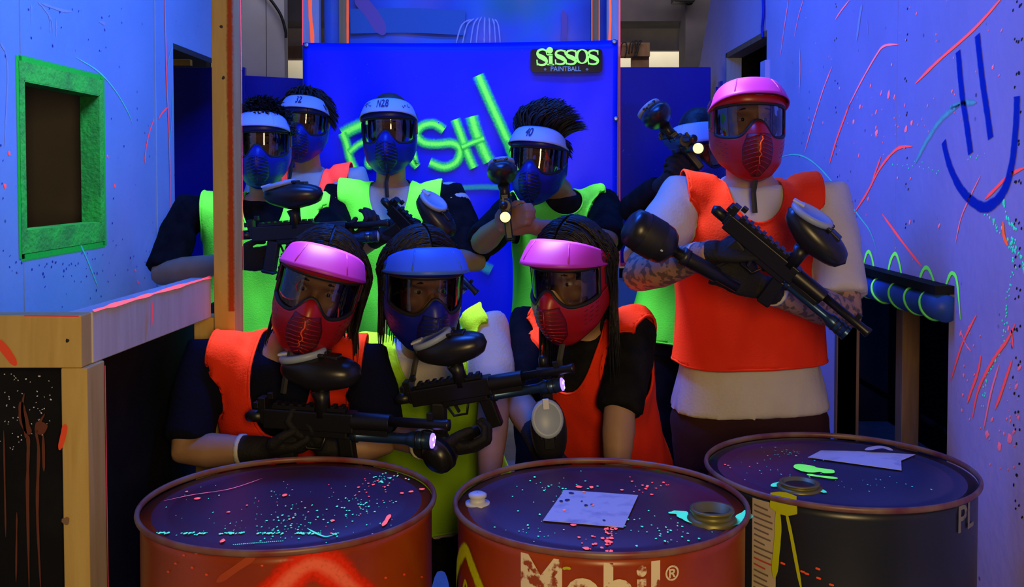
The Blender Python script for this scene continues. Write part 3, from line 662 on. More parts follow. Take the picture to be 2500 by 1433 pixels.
for px in (1331, 1433):
    c = sig(px, 169.5)
    for k in range(3): a = k*math.pi/3; m.box(c + V((0,-.003,0)), (.013, .0008, .0022), (V((math.cos(a),0,math.sin(a))), V((0,1,0)), V((-math.sin(a),0,math.cos(a)))))
m.build('star_mark', 'letter_white', sg)

# ---- posts and upper banner behind
def post_at(px0, px1, d, depth, m, label, z0=0, z1=3.3):
    x0 = at(px0, 60, d).x; x1 = at(px1, 60, d).x
    r = thing('banner_post', label, 'post', ((x0+x1)/2, d, 0)); MB().bb(x0, x1, d, d+depth, z0, z1).build('timber', m, r, bevel=.003); return r
r = post_at(738, 779, 4.96, .05, 'pine_blue', 'pale post with orange stripe at the banner left edge'); yb(r, 4.96, [(757,-20),(758,40),(762,80),(763,120)], 9, 'paint_orange', 'paint_stripe', taper=False); yb(r, 4.96, [(739,-20),(739,110)], 3, 'paint_pink', 'paint_stripe', taper=False)
r = post_at(1482, 1514, 4.96, .05, 'pine_blue', 'pale post with pink edge at the banner right edge'); yb(r, 4.96, [(1489,-20),(1490,40),(1488,100)], 6, 'paint_orange', 'paint_stripe', taper=False); yb(r, 4.96, [(1512.5,-20),(1512.5,300),(1512.5,650)], 4, 'paint_pink', 'paint_stripe', taper=False)
r = post_at(827, 850, 5.28, .05, 'pine', 'yellow post with orange edge in front of the upper banner, left'); yb(r, 5.28, [(849,-20),(849,50),(849,120)], 6, 'paint_orange', 'paint_stripe', taper=False)
r = post_at(1444, 1464, 5.28, .05, 'pine', 'yellow post with red edges in front of the upper banner, right'); yb(r, 5.28, [(1445,-20),(1445,120)], 3, 'paint_orange', 'paint_stripe', taper=False); yb(r, 5.28, [(1463,-20),(1463,120)], 3, 'paint_orange', 'paint_stripe', taper=False)
m = bpy.data.materials.new('faded_print'); m.use_nodes = True; nt = m.node_tree; N = nt.nodes; L = nt.links.new; b = N['Principled BSDF']; b.inputs['Roughness'].default_value = .35
tc = N.new('ShaderNodeTexCoord'); nz = N.new('ShaderNodeTexNoise'); nz.inputs['Scale'].default_value = 1.7; nz.inputs['Detail'].default_value = 3; L(tc.outputs['Object'], nz.inputs[0])
rp = N.new('ShaderNodeValToRGB'); cr = rp.color_ramp; cr.elements[0].position = .36; cr.elements[0].color = (.05,.35,.42,1); cr.elements[1].position = .62; cr.elements[1].color = (.10,.16,.62,1)
e = cr.elements.new(.5); e.color = (.08,.22,.75,1); L(nz.outputs[0], rp.inputs[0]); L(rp.outputs[0], b.inputs['Base Color']); MATS['faded_print'] = m
ub = thing('upper_banner', 'faded blue printed banner hung above the big one', 'banner', (.1, 5.36, 1.6))
x0 = at(792, 50, 5.36).x; x1 = at(1484, 50, 5.36).x
MB().grid([[V((lerp(x0, x1, k/40), 5.36 + .012*math.sin(k*.5)*math.cos(i*.6), lerp(1.6, 2.75, i/16))) for k in range(41)] for i in range(17)]).build('sheet', 'faded_print', ub, smooth=True, thick=.002)
for i, (t, bb) in enumerate(((1150,1112),(1158,1128),(1168,1148),(1176,1162),(1184,1182),(1194,1196),(1202,1210),(1208,1222))):
    MB().ribbon([at(t, 40 + abs(i-3.5)*2, 5.33), at(lerp(t,bb,.6), 62, 5.33), at(bb, 112, 5.33)], .007, GN, off=.004, jit=.5).build('printed_stripe', 'paint_white', ub, fix=False)
MB().ribbon([at(868, -10, 5.33), at(905, 30, 5.33), at(938, 85, 5.33)], .07, GN, off=.002).build('printed_shape', mat('print_pink', (.36,.18,.42), .5), ub, fix=False)
MB().ribbon([at(1375, 25, 5.33), at(1378, 60, 5.33), at(1374, 112, 5.33)], .03, GN, off=.002).build('printed_shape', 'print_pink', ub, fix=False)
MB().ribbon([at(855, 52, 5.33), at(1000, 50, 5.33), at(1135, 56, 5.33)], .13, GN, off=.0012, taper=False).build('printed_shape', mat('print_teal', (.06,.24,.50), .5), ub, fix=False)

# ================================================================== OIL DRUMS
def drum(label, cx, cy, H, R, body, lid, tilt=(0,0)):
    t = thing('oil_drum', label, 'drum', (cx, cy, 0), 'oil drums across the front')
    c = V((cx, cy, 0))
    prof = [(R-.012,.0),(R-.004,.004),(R-.004,.02),(R-.012,.03)]
    for hz in (H*.34, H*.66): prof += [(R-.012,hz-.03),(R-.006,hz-.016),(R,hz),(R-.006,hz+.016),(R-.012,hz+.03)]
    prof += [(R-.012,H-.03),(R-.010,H-.014)]
    MB().lathe(prof, c, n=72).build('shell', body, t, smooth=True)
    MB().lathe([(.001,H-.013),(R*.45,H-.012),(R*.78,H-.012),(R*.80,H-.014),(R*.83,H-.011),(R-.02,H-.016),(R-.011,H-.016)], c, n=72, caps=False).build('lid', lid, t, smooth=True)
    ring = [[c + V(((R-.007 + .005*math.cos(b))*math.cos(a), (R-.007 + .005*math.cos(b))*math.sin(a), H-.006 + .0065*math.sin(b))) for b in [2*math.pi*q/10 for q in range(10)]] for a in [2*math.pi*k/96 for k in range(97)]]
    m = MB(); m.loft(ring, False); m.build('rim', mat('rim_'+body, {'drum_orange':(.20,.035,.02),'drum_navy':(.12,.03,.05)}[body], .4, col2=(.22,.14,.10), nscale=14), t, smooth=True)
    return t
H = .87; R = .290
D1 = (-.437, 1.955); D2 = (.172, 1.945); D3 = (.712, 2.170)
d1 = drum('worn orange oil drum at left with glowing red arch', *D1, H, R, 'drum_orange', 'drum_lid')
d2 = drum('worn orange oil drum in the middle lettered Mobil', *D2, H, R, 'drum_orange', 'drum_lid')
d3 = drum('dark navy oil drum at right with yellow drips', *D3, H, R, 'drum_navy', 'drum_lid_navy')
ZL = H - .011
def on_lid(a, b): return atz(a, b, ZL)
def splats(par, D, lst, m, nm):
    k = MB()
    for a, b, r in lst:
        p = on_lid(a, b)
        if (p.x-D[0])**2 + (p.y-D[1])**2 < (R-.02)**2: k.blob(p, (0,0,1), r/FPX*2, r/FPX*2*random.uniform(1, 2.0), 7, off=.002)
    o = k.build(nm, m, par, fix=False); o['kind'] = 'stuff'
def cloud(n, cx, cy, sx, sy, r): return [(random.gauss(cx, sx), random.gauss(cy, sy), random.choice([1.2,1.6,2.2,2.8])*r) for i in range(n)]
splats(d1, D1, cloud(60,720,1270,50,30,1)+cloud(40,880,1240,40,12,1)+cloud(28,940,1170,22,9,1.2)+cloud(50,690,1290,110,14,.8)+cloud(40,700,1230,160,30,.7), 'paint_cyan', 'cyan_specks')
splats(d1, D1, cloud(25,930,1200,45,20,1.4)+cloud(20,760,1230,150,35,1)+[(482,1218,8),(456,1201,4),(695,1210,6),(543,1321,6),(1030,1195,7),(1003,1201,6),(981,1205,5),(558,1251,5),(812,1272,5)], 'paint_pink', 'pink_specks')
splats(d2, D2, cloud(45,1640,1300,60,22,1)+cloud(30,1370,1190,50,14,1.1)+cloud(14,1300,1250,40,40,1)+cloud(12,1310,1300,40,10,1), 'paint_cyan', 'cyan_specks')
splats(d2, D2, cloud(30,1485,1310,12,22,1.8)+cloud(14,1440,1325,20,14,1.6)+cloud(18,1570,1190,40,10,1.6)+[(1412,1189,9),(1444,1190,6),(1425,1203,5),(1400,1283,7),(1495,1284,8),(1430,1340,7)], 'paint_pink', 'pink_specks')
splats(d3, D3, cloud(30,1920,1110,30,7,1)+cloud(26,1900,1150,70,22,.9)+cloud(20,2150,1180,80,10,.8), 'paint_cyan_dim', 'cyan_specks')
splats(d3, D3, [(1778,1137,4),(1783,1143,3),(1770,1135,3),(1830,1140,2.5)], 'paint_pink', 'pink_specks')
def lid_line(par, pts, px, m, nm='paint_streak', off=.002): 
    ps = [on_lid(a, b) for a, b in pts]; return MB().ribbon(ps, px*(1.25 if 'pool' in nm else 1)/FPX*2.0, (0,0,1), off=off, jit=.7).build(nm, m, par, fix=False)
splats(d1, D1, [(385 + i*3.4 + random.uniform(-3,3), 1303 + random.gauss(0, 1.2), random.uniform(1.5, 4)) for i in range(130) if (i//9) % 3 != 1], 'paint_cyan', 'cyan_specks'); lid_line(d1, [(750,1292),(780,1308),(800,1312),(825,1303)], 5, 'paint_cyan')
splats(d1, D1, [(570 + i*5, 1331 - i*.38, 1.6) for i in range(25)], 'paint_cyan', 'cyan_specks'); lid_line(d1, [(952,1258),(944,1272),(934,1287)], 8, 'paint_pink'); lid_line(d1, [(400,1225),(470,1210),(560,1196),(640,1170)], 3, 'paint_pink_pale')
# reddish worn patch, papers, bungs
lid_line(d2, [(1632,1254),(1660,1256),(1690,1274),(1730,1282),(1790,1278),(1818,1262),(1822,1248)], 26, 'paint_cyan', 'paint_pool'); lid_line(d2, [(1640,1252),(1680,1255)], 26, 'paint_cyan', 'paint_pool')
lid_line(d3, [(1945,1135),(1975,1146),(2010,1150),(2035,1156)], 40, 'paint_green', 'paint_pool', .0015); lid_line(d3, [(1970,1160),(2000,1165),(2045,1170)], 16, 'paint_green', 'paint_pool', .0022); lid_line(d3, [(1885,1190),(1905,1182),(1930,1178),(1985,1190),(2015,1205)], 24, 'paint_cyan', 'paint_pool', .002)
def sheet(par, px, nm='paper_sheet', zo=.0022, m='paper'):
    ps = [on_lid(a, b) + V((0,0,zo)) for a, b in px]; k = MB(); n = len(ps)
    k.add(ps + [p + V((0,0,.0006)) for p in ps], [tuple(range(n)), tuple(range(2*n-1, n-1, -1))] + [(i, (i+1)%n, (i+1)%n+n, i+n) for i in range(n)])
    return k.build(nm, m, par)
sheet(d2, [(1378,1199),(1558,1212),(1522,1291),(1325,1274)]); sheet(d3, [(1972,1119),(2005,1102),(2090,1104),(2235,1112),(2200,1127),(2201,1151),(2060,1131)])
k = MB().ribbon([on_lid(2112,1106)+V((0,0,.006)), on_lid(2150,1104)+V((0,0,.011)), on_lid(2180,1107)+V((0,0,.006))], .022, (0,0,1)); k.build('paper_fold', 'paper', d3, fix=False)
m = MB()
for a, b, r in ((1430,1238,5),(1420,1228,3),(1445,1237,4),(1385,1225,6),(1370,1228,5),(1475,1275,4),(1395,1208,6)): m.blob(on_lid(a, b)+V((0,0,.003)), (0,0,1), r/FPX*2, r*1.6/FPX*2, 7)
m.build('ink_marks', 'ink', d2, fix=False)['kind'] = 'stuff'
m = MB()
for a, b, r in ((1425,1205,5),(1447,1238,4),(1378,1250,5)): m.blob(on_lid(a, b)+V((0,0,.0032)), (0,0,1), r/FPX*2, r*1.3/FPX*2, 7)
m.build('pink_marks', 'paint_pink', d2, fix=False)['kind'] = 'stuff'
def bung(par, px, py, big, hs=1.0):
    c = on_lid(px, py)
    if big:
        MB().lathe([(a_, b_*hs) for a_, b_ in [(.046,-.004),(.046,.004),(.040,.008),(.036,.008),(.036,.016),(.041,.018),(.041,.023),(.033,.023),(.031,.004),(.001,.003)]], c, n=36, caps=False).build('bung_flange', 'bung', par, smooth=True)
        MB().lathe([(.001,.0035),(.031,.0035),(.031,.005),(.001,.005)], c, n=24).build('bung_plug', 'dark_metal', par)
    else:
        MB().lathe([(.024,-.003),(.024,.002),(.015,.003),(.015,.011),(.018,.013),(.0178,.018),(.012,.021),(.001,.021)], c, n=28, caps=False).build('bung_cap', 'lid_grey', par, smooth=True)
bung(d2, 1738, 1270, True); bung(d2, 1166, 1228, False); bung(d3, 1952, 1190, True, .5)
# markings on the shells
def on_shell(D, pts, px, m, nm, off=.0015, taper=True, jit=.15, n=8):
    c = V((D[0], D[1], 0)); ps = []
    for a, b in pts:
        an, z = cyl_hit(a, b, D, R-.011); ps.append(V((an, z, 0)))
    sp = spline(ps, n); w3 = [V((D[0] + math.sin(q.x)*(R-.011), D[1] - math.cos(q.x)*(R-.011), q.y)) for q in sp]
    return MB().ribbon(w3, px/FPX*1.68, lambda p: V((p.x-D[0], p.y-D[1], 0)).normalized(), off=off, taper=taper, jit=jit, n=1).build(nm, m, par_of[D], fix=False)
par_of = {D1: d1, D2: d2, D3: d3}
on_shell(D1, [(600,1530),(655,1465),(700,1418),(735,1388),(768,1376),(805,1388),(842,1418),(885,1465),(930,1530)], 115, 'spray_red', 'sprayed_arch', taper=False, n=10)
on_shell(D2, [(1100,1500),(1108,1440),(1118,1390),(1130,1350),(1140,1345),(1155,1385),(1172,1430),(1195,1490)], 52, 'spray_yellow', 'sprayed_arch', taper=False, n=10); on_shell(D2, [(1128,1490),(1134,1430),(1140,1425),(1148,1490)], 18, 'spray_yellow', 'sprayed_arch', taper=False)
def shell_text(D, txt, size, pxc, pyb, m, nm, bold=.002, sx=1.0, rot=0):
    an, z = cyl_hit(pxc, pyb, D, R-.011); vs, fs = text2d(txt, size, bold); k = MB(); c, s = math.cos(rot), math.sin(rot)
    k.add([V((D[0] + math.sin(an + (q.x*c-q.y*s)*sx/R)*(R-.0095), D[1] - math.cos(an + (q.x*c-q.y*s)*sx/R)*(R-.0095), z + q.x*s + q.y*c)) for q in vs], fs); return k.build(nm, m, par_of[D])
shell_text(D2, 'Mobil', .125, 1436, 1498, 'drum_letter', 'painted_lettering', .0035, .93)
shell_text(D2, '®', .035, 1640, 1416, 'drum_letter', 'registered_mark', .0006)
shell_text(D3, 'PL', .075, 2358, 1292, 'drum_letter_grey', 'painted_lettering', .001)
on_shell(D2, [(1374,1388),(1384,1386),(1394,1388)], 7, 'paint_yellow', 'paint_spot')
# label and yellow drips on the navy drum
an0, z0 = cyl_hit(1838, 1240, D3, R-.011); an1, z1 = cyl_hit(1896, 1262, D3, R-.011)
k = MB().grid([[V((D3[0] + math.sin(lerp(an0, an1, i/8))*(R-.0095), D3[1] - math.cos(lerp(an0, an1, i/8))*(R-.0095), z)) for i in range(9)] for z in (.45, .60, .75, .852)]); k.build('paper_label', 'paper_label', d3, smooth=True)
m = MB(); mr = MB()
for i in range(24):
    z = .838 - i*.012; a = lerp(an0, an1, .1); e = lerp(an0, an1, random.uniform(.55, .95)); 
    (mr if i in (9, 10) else m).grid([[V((D3[0] + math.sin(lerp(a, e, j/6))*(R-.0085), D3[1] - math.cos(lerp(a, e, j/6))*(R-.0085), zz - .004*j/6)) for j in range(7)] for zz in (z, z+.0035)])
m.build('label_print', 'print', d3)['kind'] = 'stuff'; mr.build('label_print', 'print_red', d3)['kind'] = 'stuff'
on_shell(D3, [(1914,1200),(1915,1222),(1914,1256)], 84, 'paint_yellow', 'paint_drip', .004); on_shell(D3, [(1902,1235),(1902,1300),(1896,1370),(1893,1410)], 20, 'paint_yellow', 'paint_drip', .005); on_shell(D3, [(1918,1235),(1932,1300),(1945,1370),(1958,1440)], 10, 'paint_yellow', 'paint_drip', .0035)
for a, b in ((1912,1375),(1960,1395),(1970,1400),(1997,1388),(1999,1411),(2030,1427)): on_shell(D3, [(a-6,b-2),(a,b),(a+6,b+2)], 6, 'paint_orange', 'paint_spot')
for a, b in ((430,1375),(505,1402),(470,1385),(412,1395),(640,1380),(985,1402),(1028,1408),(940,1410),(450,1355),(480,1350)): on_shell(D1, [(a-3,b),(a,b),(a+3,b+1)], 5, 'paint_orange', 'paint_spot')
on_shell(D1, [(530,1420),(580,1385),(625,1355)], 18, mat('scrape', (.42,.06,.01), .5) and 'scrape', 'scrape_mark')

# ================================================================== PEOPLE
class Head:
    """head frame: x to image-right for a face that looks at the camera, y forward, z up"""
    def __init__(s, c, yaw=0, pitch=0, roll=0, k=1.0):
        y, p, r = map(math.radians, (yaw, pitch, roll))
        s.F = V((math.sin(y)*math.cos(p), -math.cos(y)*math.cos(p), -math.sin(p)))
        u0 = (V((0,0,1)) - s.F*s.F.z).normalized(); r0 = u0.cross(s.F)
        s.U = u0*math.cos(r) + r0*math.sin(r); s.R = s.U.cross(s.F); s.c = V(c); s.k = k
    def __call__(s, x, y, z): return s.c + (s.R*x + s.F*y + s.U*z) * s.k
    def ax(s, a, b, c): return (s.R*a*s.k, s.F*b*s.k, s.U*c*s.k)

def mk_W(z): return table([(-.168,.050),(-.145,.070),(-.11,.088),(-.06,.097),(-.02,.099),(.03,.100),(.07,.098),(.13,.088)], z)[0]
def mk_D(z): return table([(-.168,.090),(-.14,.112),(-.11,.122),(-.07,.127),(-.03,.122),(.0,.118),(.05,.116),(.08,.112),(.13,.085)], z)[0]
def mask_pt(th, z, off=0, nose=True):
    a = math.radians(th); W = mk_W(z) + off; D = mk_D(z) + off
    x = W * math.copysign(abs(math.sin(a))**.88, a); y = D * math.copysign(abs(math.cos(a))**.92, math.cos(a)) - .012
    if nose:
        y += .030*math.exp(-(th/15)**2) * sstep(-.165, -.080, z) * (1 - sstep(-.02, .015, z))
        y += .010*math.exp(-(th/32)**2) * sstep(-.14, -.09, z) * (1 - sstep(-.045, -.01, z))
    return x, y, z
def z_chin(th): return -.166 + .104*(abs(th)/100)**2.0
def z_bot(th): return -.050 + .046*math.exp(-(th/15)**2) + .016*(abs(th)/74)**4
def z_top(th): return .044 - .008*(abs(th)/74)**2

def visor_pt(th, v):
    """v 0 front brim edge .. 1 up on the forehead"""
    a = math.radians(th); t = abs(th)/92
    f = (.107, .158, .067 - .036*t*t); bk = (.093, .092, .116 - .052*t*t)
    c = math.cos(a); sg = math.copysign(abs(math.sin(a))**.85, a)
    cx = lambda D: D*max(c, 0)**.8 if c > 0 else D*c*.6
    p0 = V((f[0]*sg, cx(f[1]) - .008, f[2])); p1 = V((bk[0]*sg, cx(bk[1]) - .010, bk[2]))
    q = p0.lerp(p1, v); q.z += .006*math.sin(math.pi*v) * (1 - .6*t); return q

def build_mask(root, hd, col, visor, number=None, strap_hang=True, scribble=False, crack=False):
    shell = MB()
    ths = [-104 + 208*i/64 for i in range(65)]
    rows = []
    for j in range(17):
        v = j/16; rows.append([hd(*mask_pt(t, lerp(z_chin(t), z_bot(t) if abs(t) < 74 else lerp(z_bot(74), -.012, (abs(t)-74)/30), v))) for t in ths])
    shell.grid(rows)
    rows = []
    for j in range(5):       # brow part over the lens
        v = j/4; rows.append([hd(*mask_pt(t, lerp(z_top(t), z_top(t)+.030, v), off=.004*math.sin(math.pi*v))) for t in [-104 + 208*i/48 for i in range(49)]])
    shell.grid(rows)
    for s in (-1, 1):        # side plates
        rows = []
        for j in range(7):
            v = j/6; rows.append([hd(*mask_pt(s*lerp(70, 104, q/8), lerp(lerp(z_bot(74), -.012, max(0,(lerp(70,104,q/8)-74)/30)) , z_top(74)+.002, v))) for q in range(9)])
        shell.grid(rows)
    sh = shell.build('face_mask', col, root, smooth=True, thick=.005, fix=True)
    # lens
    rows = []
    for j in range(11):
        v = j/10; rows.append([hd(*mask_pt(t, lerp(z_bot(t)-.003, z_top(t)+.003, v), off=-.003, nose=False)) for t in [-73 + 146*i/40 for i in range(41)]])
    MB().grid(rows).build('lens', 'lens', sh, smooth=True)
    # black foam rim round the lens
    loop = [(t, z_bot(t)) for t in [-72 + 144*i/48 for i in range(49)]] + [(t, z_top(t)) for t in [72 - 144*i/40 for i in range(41)]]
    pts = [hd(*mask_pt(t, z, off=-.001, nose=(z < -.0))) for t, z in loop]; pts.append(pts[0]); pts.append(pts[1])
    MB().tube(pts, .0052*hd.k, 8).build('lens_rim', 'black_rubber', sh, smooth=True)
    dk = col + '_dark'
    # mouth vent: shield panel with slanted ribs
    def vw(z): return 17 * sstep(-.162, -.115, z) * (1 - .45*sstep(-.085, -.035, z)) + 5
    rows = []
    for j in range(11):
        z = lerp(-.152, -.040, j/10); rows.append([hd(*mask_pt(lerp(-vw(z), vw(z), q/10), z, off=.0035)) for q in range(11)])
    vp = MB().grid(rows).build('vent_panel', dk, sh, smooth=True, thick=.003)
    rb = MB()
    for j in range(9):
        z = -.146 + j*.0115
        for s in (-1, 1): rb.tube([hd(*mask_pt(s*vw(z)*q, z + .012*(1-q), off=.006)) for q in (.06, .35, .65, .95)], .0016*hd.k, 5)
    rb.tube([hd(*mask_pt(0, z, off=.006)) for z in (-.15, -.12, -.08, -.045)], .002*hd.k, 5)
    rb.build('vent_ribs', col, sh, smooth=True)
    for s in (-1, 1):        # vent slots on the cheeks
        k = MB()
        for j in range(4):
            for q in range(3):
                th = s*(48 + q*9); z = -.065 - j*.012 + q*.006
                k.tube([hd(*mask_pt(th - s*2.2, z, off=.0015)), hd(*mask_pt(th + s*2.2, z + .003, off=.0015))], .0018*hd.k, 5)
        k.build('cheek_vents', dk, sh)
    # visor
    rows = [[hd(*visor_pt(t, j/8)) for t in [-92 + 184*i/48 for i in range(49)]] for j in range(9)]
    vz = MB().grid(rows).build('visor', visor, sh, smooth=True, thick=.003)
    und = []
    for j in range(5): und.append([hd(*(visor_pt(t, .02).lerp(V(mask_pt(t, z_top(t)+.024, off=.004)), j/4))) for t in [-90 + 180*i/40 for i in range(41)]])
    MB().grid(und).build('visor_underside', dk if col == 'mask_red' else 'black_plastic', sh, smooth=True, thick=.002)
    k = MB()                 # slots under the brim, white highlights put into their colour
    for t in (-16, 2, 20):
        k.grid([[hd(*(visor_pt(t + q, .02).lerp(V(mask_pt(t + q, z_top(t)+.024, off=.004)), w) + V((0,.001,-.0035)))) for q in (-4, -1, 1, 4)] for w in (.55, .7)])
    k.build('brim_slot_highlights', 'lid_grey', sh)
    if number:
        vs, fs = text2d(number, .028, .0005); k = MB()
        k.add([hd(*(visor_pt((q.x - .01)/.0026, min(.97, .22 + q.y/.036)) + V((0,.0035,.0025)))) for q in vs], fs); k.build('visor_number', 'ink', vz)
        if scribble:
            k = MB()
            for t0 in (-50, -42, -34, 34, 46): k.tube([hd(*(visor_pt(t0 + q*3 + random.uniform(-2, 2), .35 + random.uniform(-.15, .4)) + V((0,.003,.003)))) for q in range(4)], .0011, 4)
            k.build('pen_scribble', 'ink', vz)
    else:
        for t0 in (-32, 32): MB().tube([hd(*(visor_pt(t0 + q*2*(1 if t0 < 0 else -1), .15 + q*.25) + V((0,.001,.001)))) for q in range(4)], .0022*hd.k, 5).build('visor_ridge', visor, vz, smooth=True)
    # straps
    k = MB(); rows = []
    for j in range(2):
        rows.append([hd(.101*math.sin(a)*1.0, .112*math.cos(a) - .012, -.012 + j*.036) for a in [math.radians(98 + 164*i/30) for i in range(31)]])
    k.grid(rows).build('head_strap', 'black_rubber', sh, smooth=True, thick=.003)
    for s in (-1, 1): MB().box(hd(s*.1015, -.006, .006), (.03*hd.k, .006*hd.k, .045*hd.k), (hd.F, hd.R, hd.U)).build('strap_buckle', 'black_plastic', sh, bevel=.002)
    if strap_hang:
        sg = strap_hang if isinstance(strap_hang, (int, float)) and not isinstance(strap_hang, bool) else 0
        a = hd(sg*.03, .075, -.125); k = MB(); k.tube([a, a + V((.004,-.01,-.03)), a + V((-.004 + sg*.0,-.018,-.07)), a + V((sg*.012,-.02,-.125))], [.009,.008,.008,.008], 6, flat=.25, up=(0,1,0)).build('chin_strap', 'black_rubber', sh)
    if crack:
        MB().tube([hd(*mask_pt(random.uniform(-1.5, 1.5), z, off=.009)) for z in [-.12 + .008*i for i in range(10)]], .0016, 5).build('paint_trickle', 'paint_orange', sh)
    return sh

def add_head(b, hd):
    b.ell(hd(0, -.010, .030), hd.ax(.076, .098, .092), 20, 14)
    b.ell(hd(0, .028, -.040), hd.ax(.060, .062, .080), 16, 12)
    b.ell(hd(0, .052, -.090), hd.ax(.036, .034, .026), 12, 8)
    b.ell(hd(0, .080, .026), hd.ax(.058, .020, .014), 12, 8)                                   # brow
    b.tube([hd(0, .084, .012), hd(0, .098, -.012), hd(0, .106, -.032), hd(0, .090, -.040)], [.008*hd.k, .010*hd.k, .013*hd.k, .008*hd.k], 8)
    for s in (-1, 1):
        b.ell(hd(s*.012, .088, -.036), hd.ax(.009, .009, .008), 8, 6)
        b.ell(hd(s*.040, .066, -.026), hd.ax(.026, .022, .020), 10, 8)                         # cheek
        b.ell(hd(s*.078, -.006, -.008), hd.ax(.008, .020, .032), 10, 8)                        # ear
    b.ell(hd(0, .086, -.066), hd.ax(.024, .010, .008), 10, 6); b.ell(hd(0, .083, -.077), hd.ax(.020, .011, .008), 10, 6)
def add_eyes(root, hd):
    for s in (-1, 1):
        e = MB().ell(hd(s*.031, .0715, .002), hd.ax(.013, .012, .0062), 14, 10).build('eye', 'eye_white', root, smooth=True)
        MB().ell(hd(s*.031, .0812, .002), hd.ax(.0050, .003, .0050), 12, 8).build('iris', 'iris', e, smooth=True)
        MB().tube([hd(s*.014, .092, .026), hd(s*.030, .093, .030), hd(s*.048, .084, .025)], [.002, .003, .0015], 6).build('eyebrow', 'brow', root, smooth=True)

def add_hand(b, w, d, pn, thumb, curl=55, k=1.0, spread=1.0):
    """w wrist, d hand direction, pn palm normal (fingers curl to it), thumb vector: side where the thumb leaves"""
    d = V(d).normalized(); pn = V(pn); pn = (pn - d*pn.dot(d)).normalized(); sd = V(thumb); sd = (sd - d*sd.dot(d) - pn*sd.dot(pn)).normalized()
    w = V(w); n = 12
    rings = []
    for t, a, c in ((-.01,.026,.020),(.02,.034,.018),(.055,.041,.017),(.088,.042,.013),(.096,.036,.009)):
        rings.append([w + d*t*k + (sd*math.cos(2*math.pi*q/n)*a + pn*math.sin(2*math.pi*q/n)*c)*k for q in range(n)])
    b.loft(rings)
    for i, (off, ln, r) in enumerate(((.031,.072,.0092),(.011,.080,.0096),(-.010,.074,.0092),(-.030,.058,.0082))):
        p = w + d*.088*k + sd*off*k; ang = math.radians(curl*.35); dirv = d; pts = [p - d*.015*k, p]; L = ln*k
        for q, fr in enumerate((.45, .32, .23)):
            dirv = (d*math.cos(ang) + pn*math.sin(ang)); p = p + dirv*L*fr*1.05; pts.append(p); ang += math.radians(curl * (.9 if q == 0 else .7))
        b.tube(pts, [r*k*1.05, r*k*1.05, r*k, r*k*.92, r*k*.78], 8); b.ell(p, (sd*r*k*.78, pn*r*k*.78, d*r*k*.78), 8, 6)
    p = w + d*.028*k + sd*.030*k
    pts = [p - sd*.012*k, p + sd*.016*k + d*.016*k + pn*.008*k, p + sd*.024*k + d*.042*k + pn*.022*k, p + sd*.016*k + d*.064*k + pn*.032*k]
    b.tube(pts, [.014*k, .0135*k, .011*k, .009*k], 8); b.ell(pts[-1], (sd*.009*k, pn*.009*k, d*.009*k), 8, 6)

TORSO = [(-.16,.160,.100),(-.06,.168,.112),(.05,.166,.112),(.22,.152,.106),(.42,.148,.106),(.62,.156,.114),(.78,.160,.108),(.88,.146,.088),(.95,.105,.070),(1.0,.066,.060)]
VEST = [(-.20,.180,.125),(0,.180,.122),(.22,.172,.118),(.42,.170,.118),(.62,.178,.124),(.76,.178,.116),(.86,.172,.096),(.93,.168,.070),(1.0,.166,.030)]

